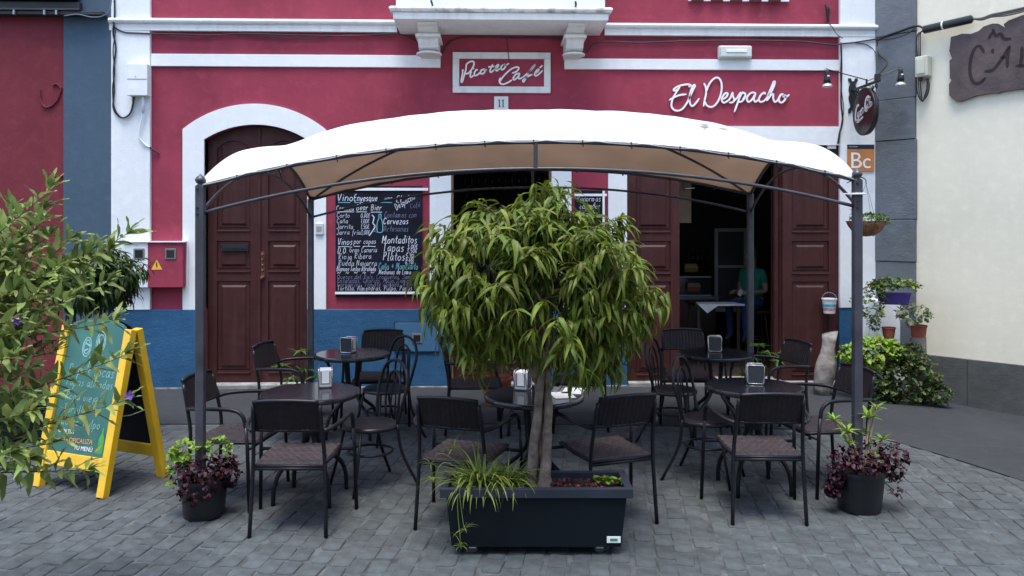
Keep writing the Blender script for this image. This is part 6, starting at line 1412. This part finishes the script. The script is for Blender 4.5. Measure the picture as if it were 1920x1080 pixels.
# ---- seated person
def person():
    hx = iw_(1412, 500, 1.75); bx = hx[0]; fz = .046
    J = {'pel': (0, 0, .80), 'ab': (-.01, 0, .93), 'ch': (-.02, 0, 1.13), 'nk': (-.03, 0, 1.27), 'nk2': (-.045, 0, 1.33), 'hd': (-.055, 0, 1.41), 'hd2': (-.05, 0, 1.50),
         'shR': (-.02, -.16, 1.22), 'elR': (-.02, -.20, .97), 'wrR': (-.24, -.13, .955), 'haR': (-.31, -.11, .975),
         'shL': (-.02, .16, 1.22), 'elL': (-.03, .20, .97), 'wrL': (-.25, .10, .95), 'haL': (-.32, .08, .97),
         'hiR': (-.03, -.09, .79), 'knR': (-.40, -.12, .80), 'anR': (-.36, -.12, .37), 'ftR': (-.47, -.13, .31),
         'hiL': (-.03, .09, .79), 'knL': (-.40, .12, .81), 'anL': (-.37, .12, .37), 'ftL': (-.48, .13, .31), 'chin': (-.10, 0, 1.37)}
    Rr = {'pel': .13, 'ab': .115, 'ch': .125, 'nk': .06, 'nk2': .05, 'hd': .075, 'hd2': .078, 'shR': .06, 'elR': .042, 'wrR': .027, 'haR': .03, 'shL': .06, 'elL': .042, 'wrL': .027, 'haL': .03,
          'hiR': .095, 'knR': .062, 'anR': .042, 'ftR': .035, 'hiL': .095, 'knL': .062, 'anL': .042, 'ftL': .035, 'chin': .045}
    E = [('pel','ab'),('ab','ch'),('ch','nk'),('nk','nk2'),('nk2','hd'),('hd','hd2'),('hd','chin'),('ch','shR'),('shR','elR'),('elR','wrR'),('wrR','haR'),('ch','shL'),('shL','elL'),('elL','wrL'),('wrL','haL'),('pel','hiR'),('hiR','knR'),('knR','anR'),('anR','ftR'),('pel','hiL'),('hiL','knL'),('knL','anL'),('anL','ftL')]
    for s, sg in (('R', -1), ('L', 1)):
        h = Vector(J['ha'+s])
        for i in range(4):
            a = h+Vector((-.045, (i-1.5)*.017, .0)); b = a+Vector((-.032, 0, -.012-.003*i)); c = b+Vector((-.010, 0, -.022))
            J['f%s%da' % (s, i)] = a; J['f%s%db' % (s, i)] = b; J['f%s%dc' % (s, i)] = c
            for q in 'abc': Rr['f%s%d%s' % (s, i, q)] = .0085
            E += [('ha'+s, 'f%s%da' % (s, i)), ('f%s%da' % (s, i), 'f%s%db' % (s, i)), ('f%s%db' % (s, i), 'f%s%dc' % (s, i))]
        a = h+Vector((-.01, sg*.035, .005)); b = a+Vector((-.03, sg*.004, -.01)); J['t%sa' % s] = a; J['t%sb' % s] = b; Rr['t%sa' % s] = .010; Rr['t%sb' % s] = .009; E += [('ha'+s, 't%sa' % s), ('t%sa' % s, 't%sb' % s)]
    names = list(J); me = bpy.data.meshes.new('body'); me.from_pydata([tuple(J[n]) for n in names], [(names.index(a), names.index(b)) for a, b in E], [])
    o = bpy.data.objects.new('tmp', me); COL.objects.link(o)
    sk = o.modifiers.new('skin', 'SKIN'); sk.use_smooth_shade = True; sb = o.modifiers.new('sub', 'SUBSURF'); sb.levels = 2; sb.render_levels = 2
    if not me.skin_vertices:
        bm = bmesh.new(); bm.from_mesh(me); bm.verts.layers.skin.verify(); bm.to_mesh(me); bm.free()
    for i, n in enumerate(names): me.skin_vertices[0].data[i].radius = (Rr[n], Rr[n])
    me.skin_vertices[0].data[names.index('pel')].use_root = True
    bpy.context.view_layer.update(); m2 = bpy.data.meshes.new_from_object(o.evaluated_get(bpy.context.evaluated_depsgraph_get())); bpy.data.objects.remove(o)
    for m in (M('skin', (.36, .19, .13), .55), M('green_shirt', (.012, .19, .11), .85, var=.2), M('blue_jeans', (.020, .048, .15), .9, var=.25, vscale=20), M('dark_shoe', (.02, .02, .02), .5)): m2.materials.append(m)
    for p in m2.polygons:
        c = p.center; k = 0
        if c.z < .36 and c.x < -.3: k = 3
        elif c.z < .86 and not (c.x < -.16 and c.z > .88): k = 2
        elif .86 <= c.z < 1.29 and c.x > -.19: k = 1
        if k == 1 and abs(c.y) > .14 and c.z < 1.08: k = 0
        p.material_index = k
    t = thing('person', 'person in green t-shirt and blue jeans sitting inside the bar entrance, facing left', 'person', (bx+.0, 1.72, 0), math.radians(38))
    b = bpy.data.objects.new('body', m2); COL.objects.link(b); b.parent = t
    mb = MB()
    def hf(u, v):
        a = 2*PI*u; e = PI*v; r = .098; x, y, z = r*1.05*math.sin(e)*math.cos(a), r*.92*math.sin(e)*math.sin(a), r*1.12*math.cos(e)
        if x < -.03 and z < .03: s_ = .72; x *= s_; 
        return (-.03+x+.012, y, 1.475+z)
    mb.grid(hf, 25, 16); mb.tube(cr([(.05, 0, 1.45), (.075, 0, 1.36), (.06, 0, 1.24)], 4), [.05, .05, .048, .045, .04, .035, .03, .022, .012], 10); mb.build('hair', M('dark_hair', (.02, .012, .008), .5, var=.3), t, smooth=True)
    mb = MB(); mb.lathe([(0, .655), (.17, .655), (.18, .675), (.17, .695), (0, .70)], seg=24); st = mb.build('seat', DARKWOOD, None); 
    s = thing('bar_stool', 'dark bar stool under the seated person', 'stool', (bx+.06, 1.75, 0)); st.parent = s
    for k in range(4): a = PI/4+k*PI/2; mb = MB(); mb.tube([(.11*math.cos(a), .11*math.sin(a), .66), (.19*math.cos(a), .19*math.sin(a), .046)], .014, 8); mb.build('leg', DARKWOOD, s)
    mb = MB(); mb.tube([(.155*math.cos(a), .155*math.sin(a), .30) for a in [2*PI*k/20 for k in range(20)]], .009, 6, closed=True); mb.build('footrest', DARKWOOD, s)
    # face: eyes, nose, mouth, ear as children
    mb = MB()
    for sg in (-1, 1): mb.lathe([(0, -.012), (.008, -.008), (.012, 0), (.008, .008), (0, .012)], (-.122, sg*.03, 1.445), 10)
    mb.build('eyes', M('eye_white', (.5, .5, .5), .3), t)['kind'] = 'stuff'
    mb = MB(); mb.tube([(-.125, 0, 1.45), (-.15, 0, 1.415), (-.125, 0, 1.405)], [.008, .013, .008], 8); mb.build('nose', M('skin', (.36, .19, .13)), t, smooth=True)
    mb = MB(); mb.tube([(-.118, -.022, 1.378), (-.132, 0, 1.376), (-.118, .022, 1.378)], .006, 6); mb.build('mouth', M('lips', (.28, .08, .07), .5), t)
person()
# card in the person's hand
mb = MB(); c = iw_(1386, 548, 1.6); mb.box(-.03, .03, -.002, .002, -.045, .045); o = mb.build('paper_slip', PAPER, None); o.location = (c[0]-.0, 1.55, c[1]+.0); o.rotation_euler = (0, .5, .3); tag(o, 'white paper slip held by the seated person', 'paper')
# narrow dark hook on the door frame near the bar entrance
mb = MB(); c = P(1285, 345, .12); mb.tube([(c[0]-.01, .12, c[1]+.09), (c[0]-.01, .12, c[1]-.08)], .012, 6); mb.tube([(c[0]-.01, .12, c[1]-.06), (c[0]+.11, .12, c[1]-.05)], .009, 6); o = mb.build('iron_hook', BLACKM, None); tag(o, 'black iron hook inside the top left of the bar entrance', 'hook')
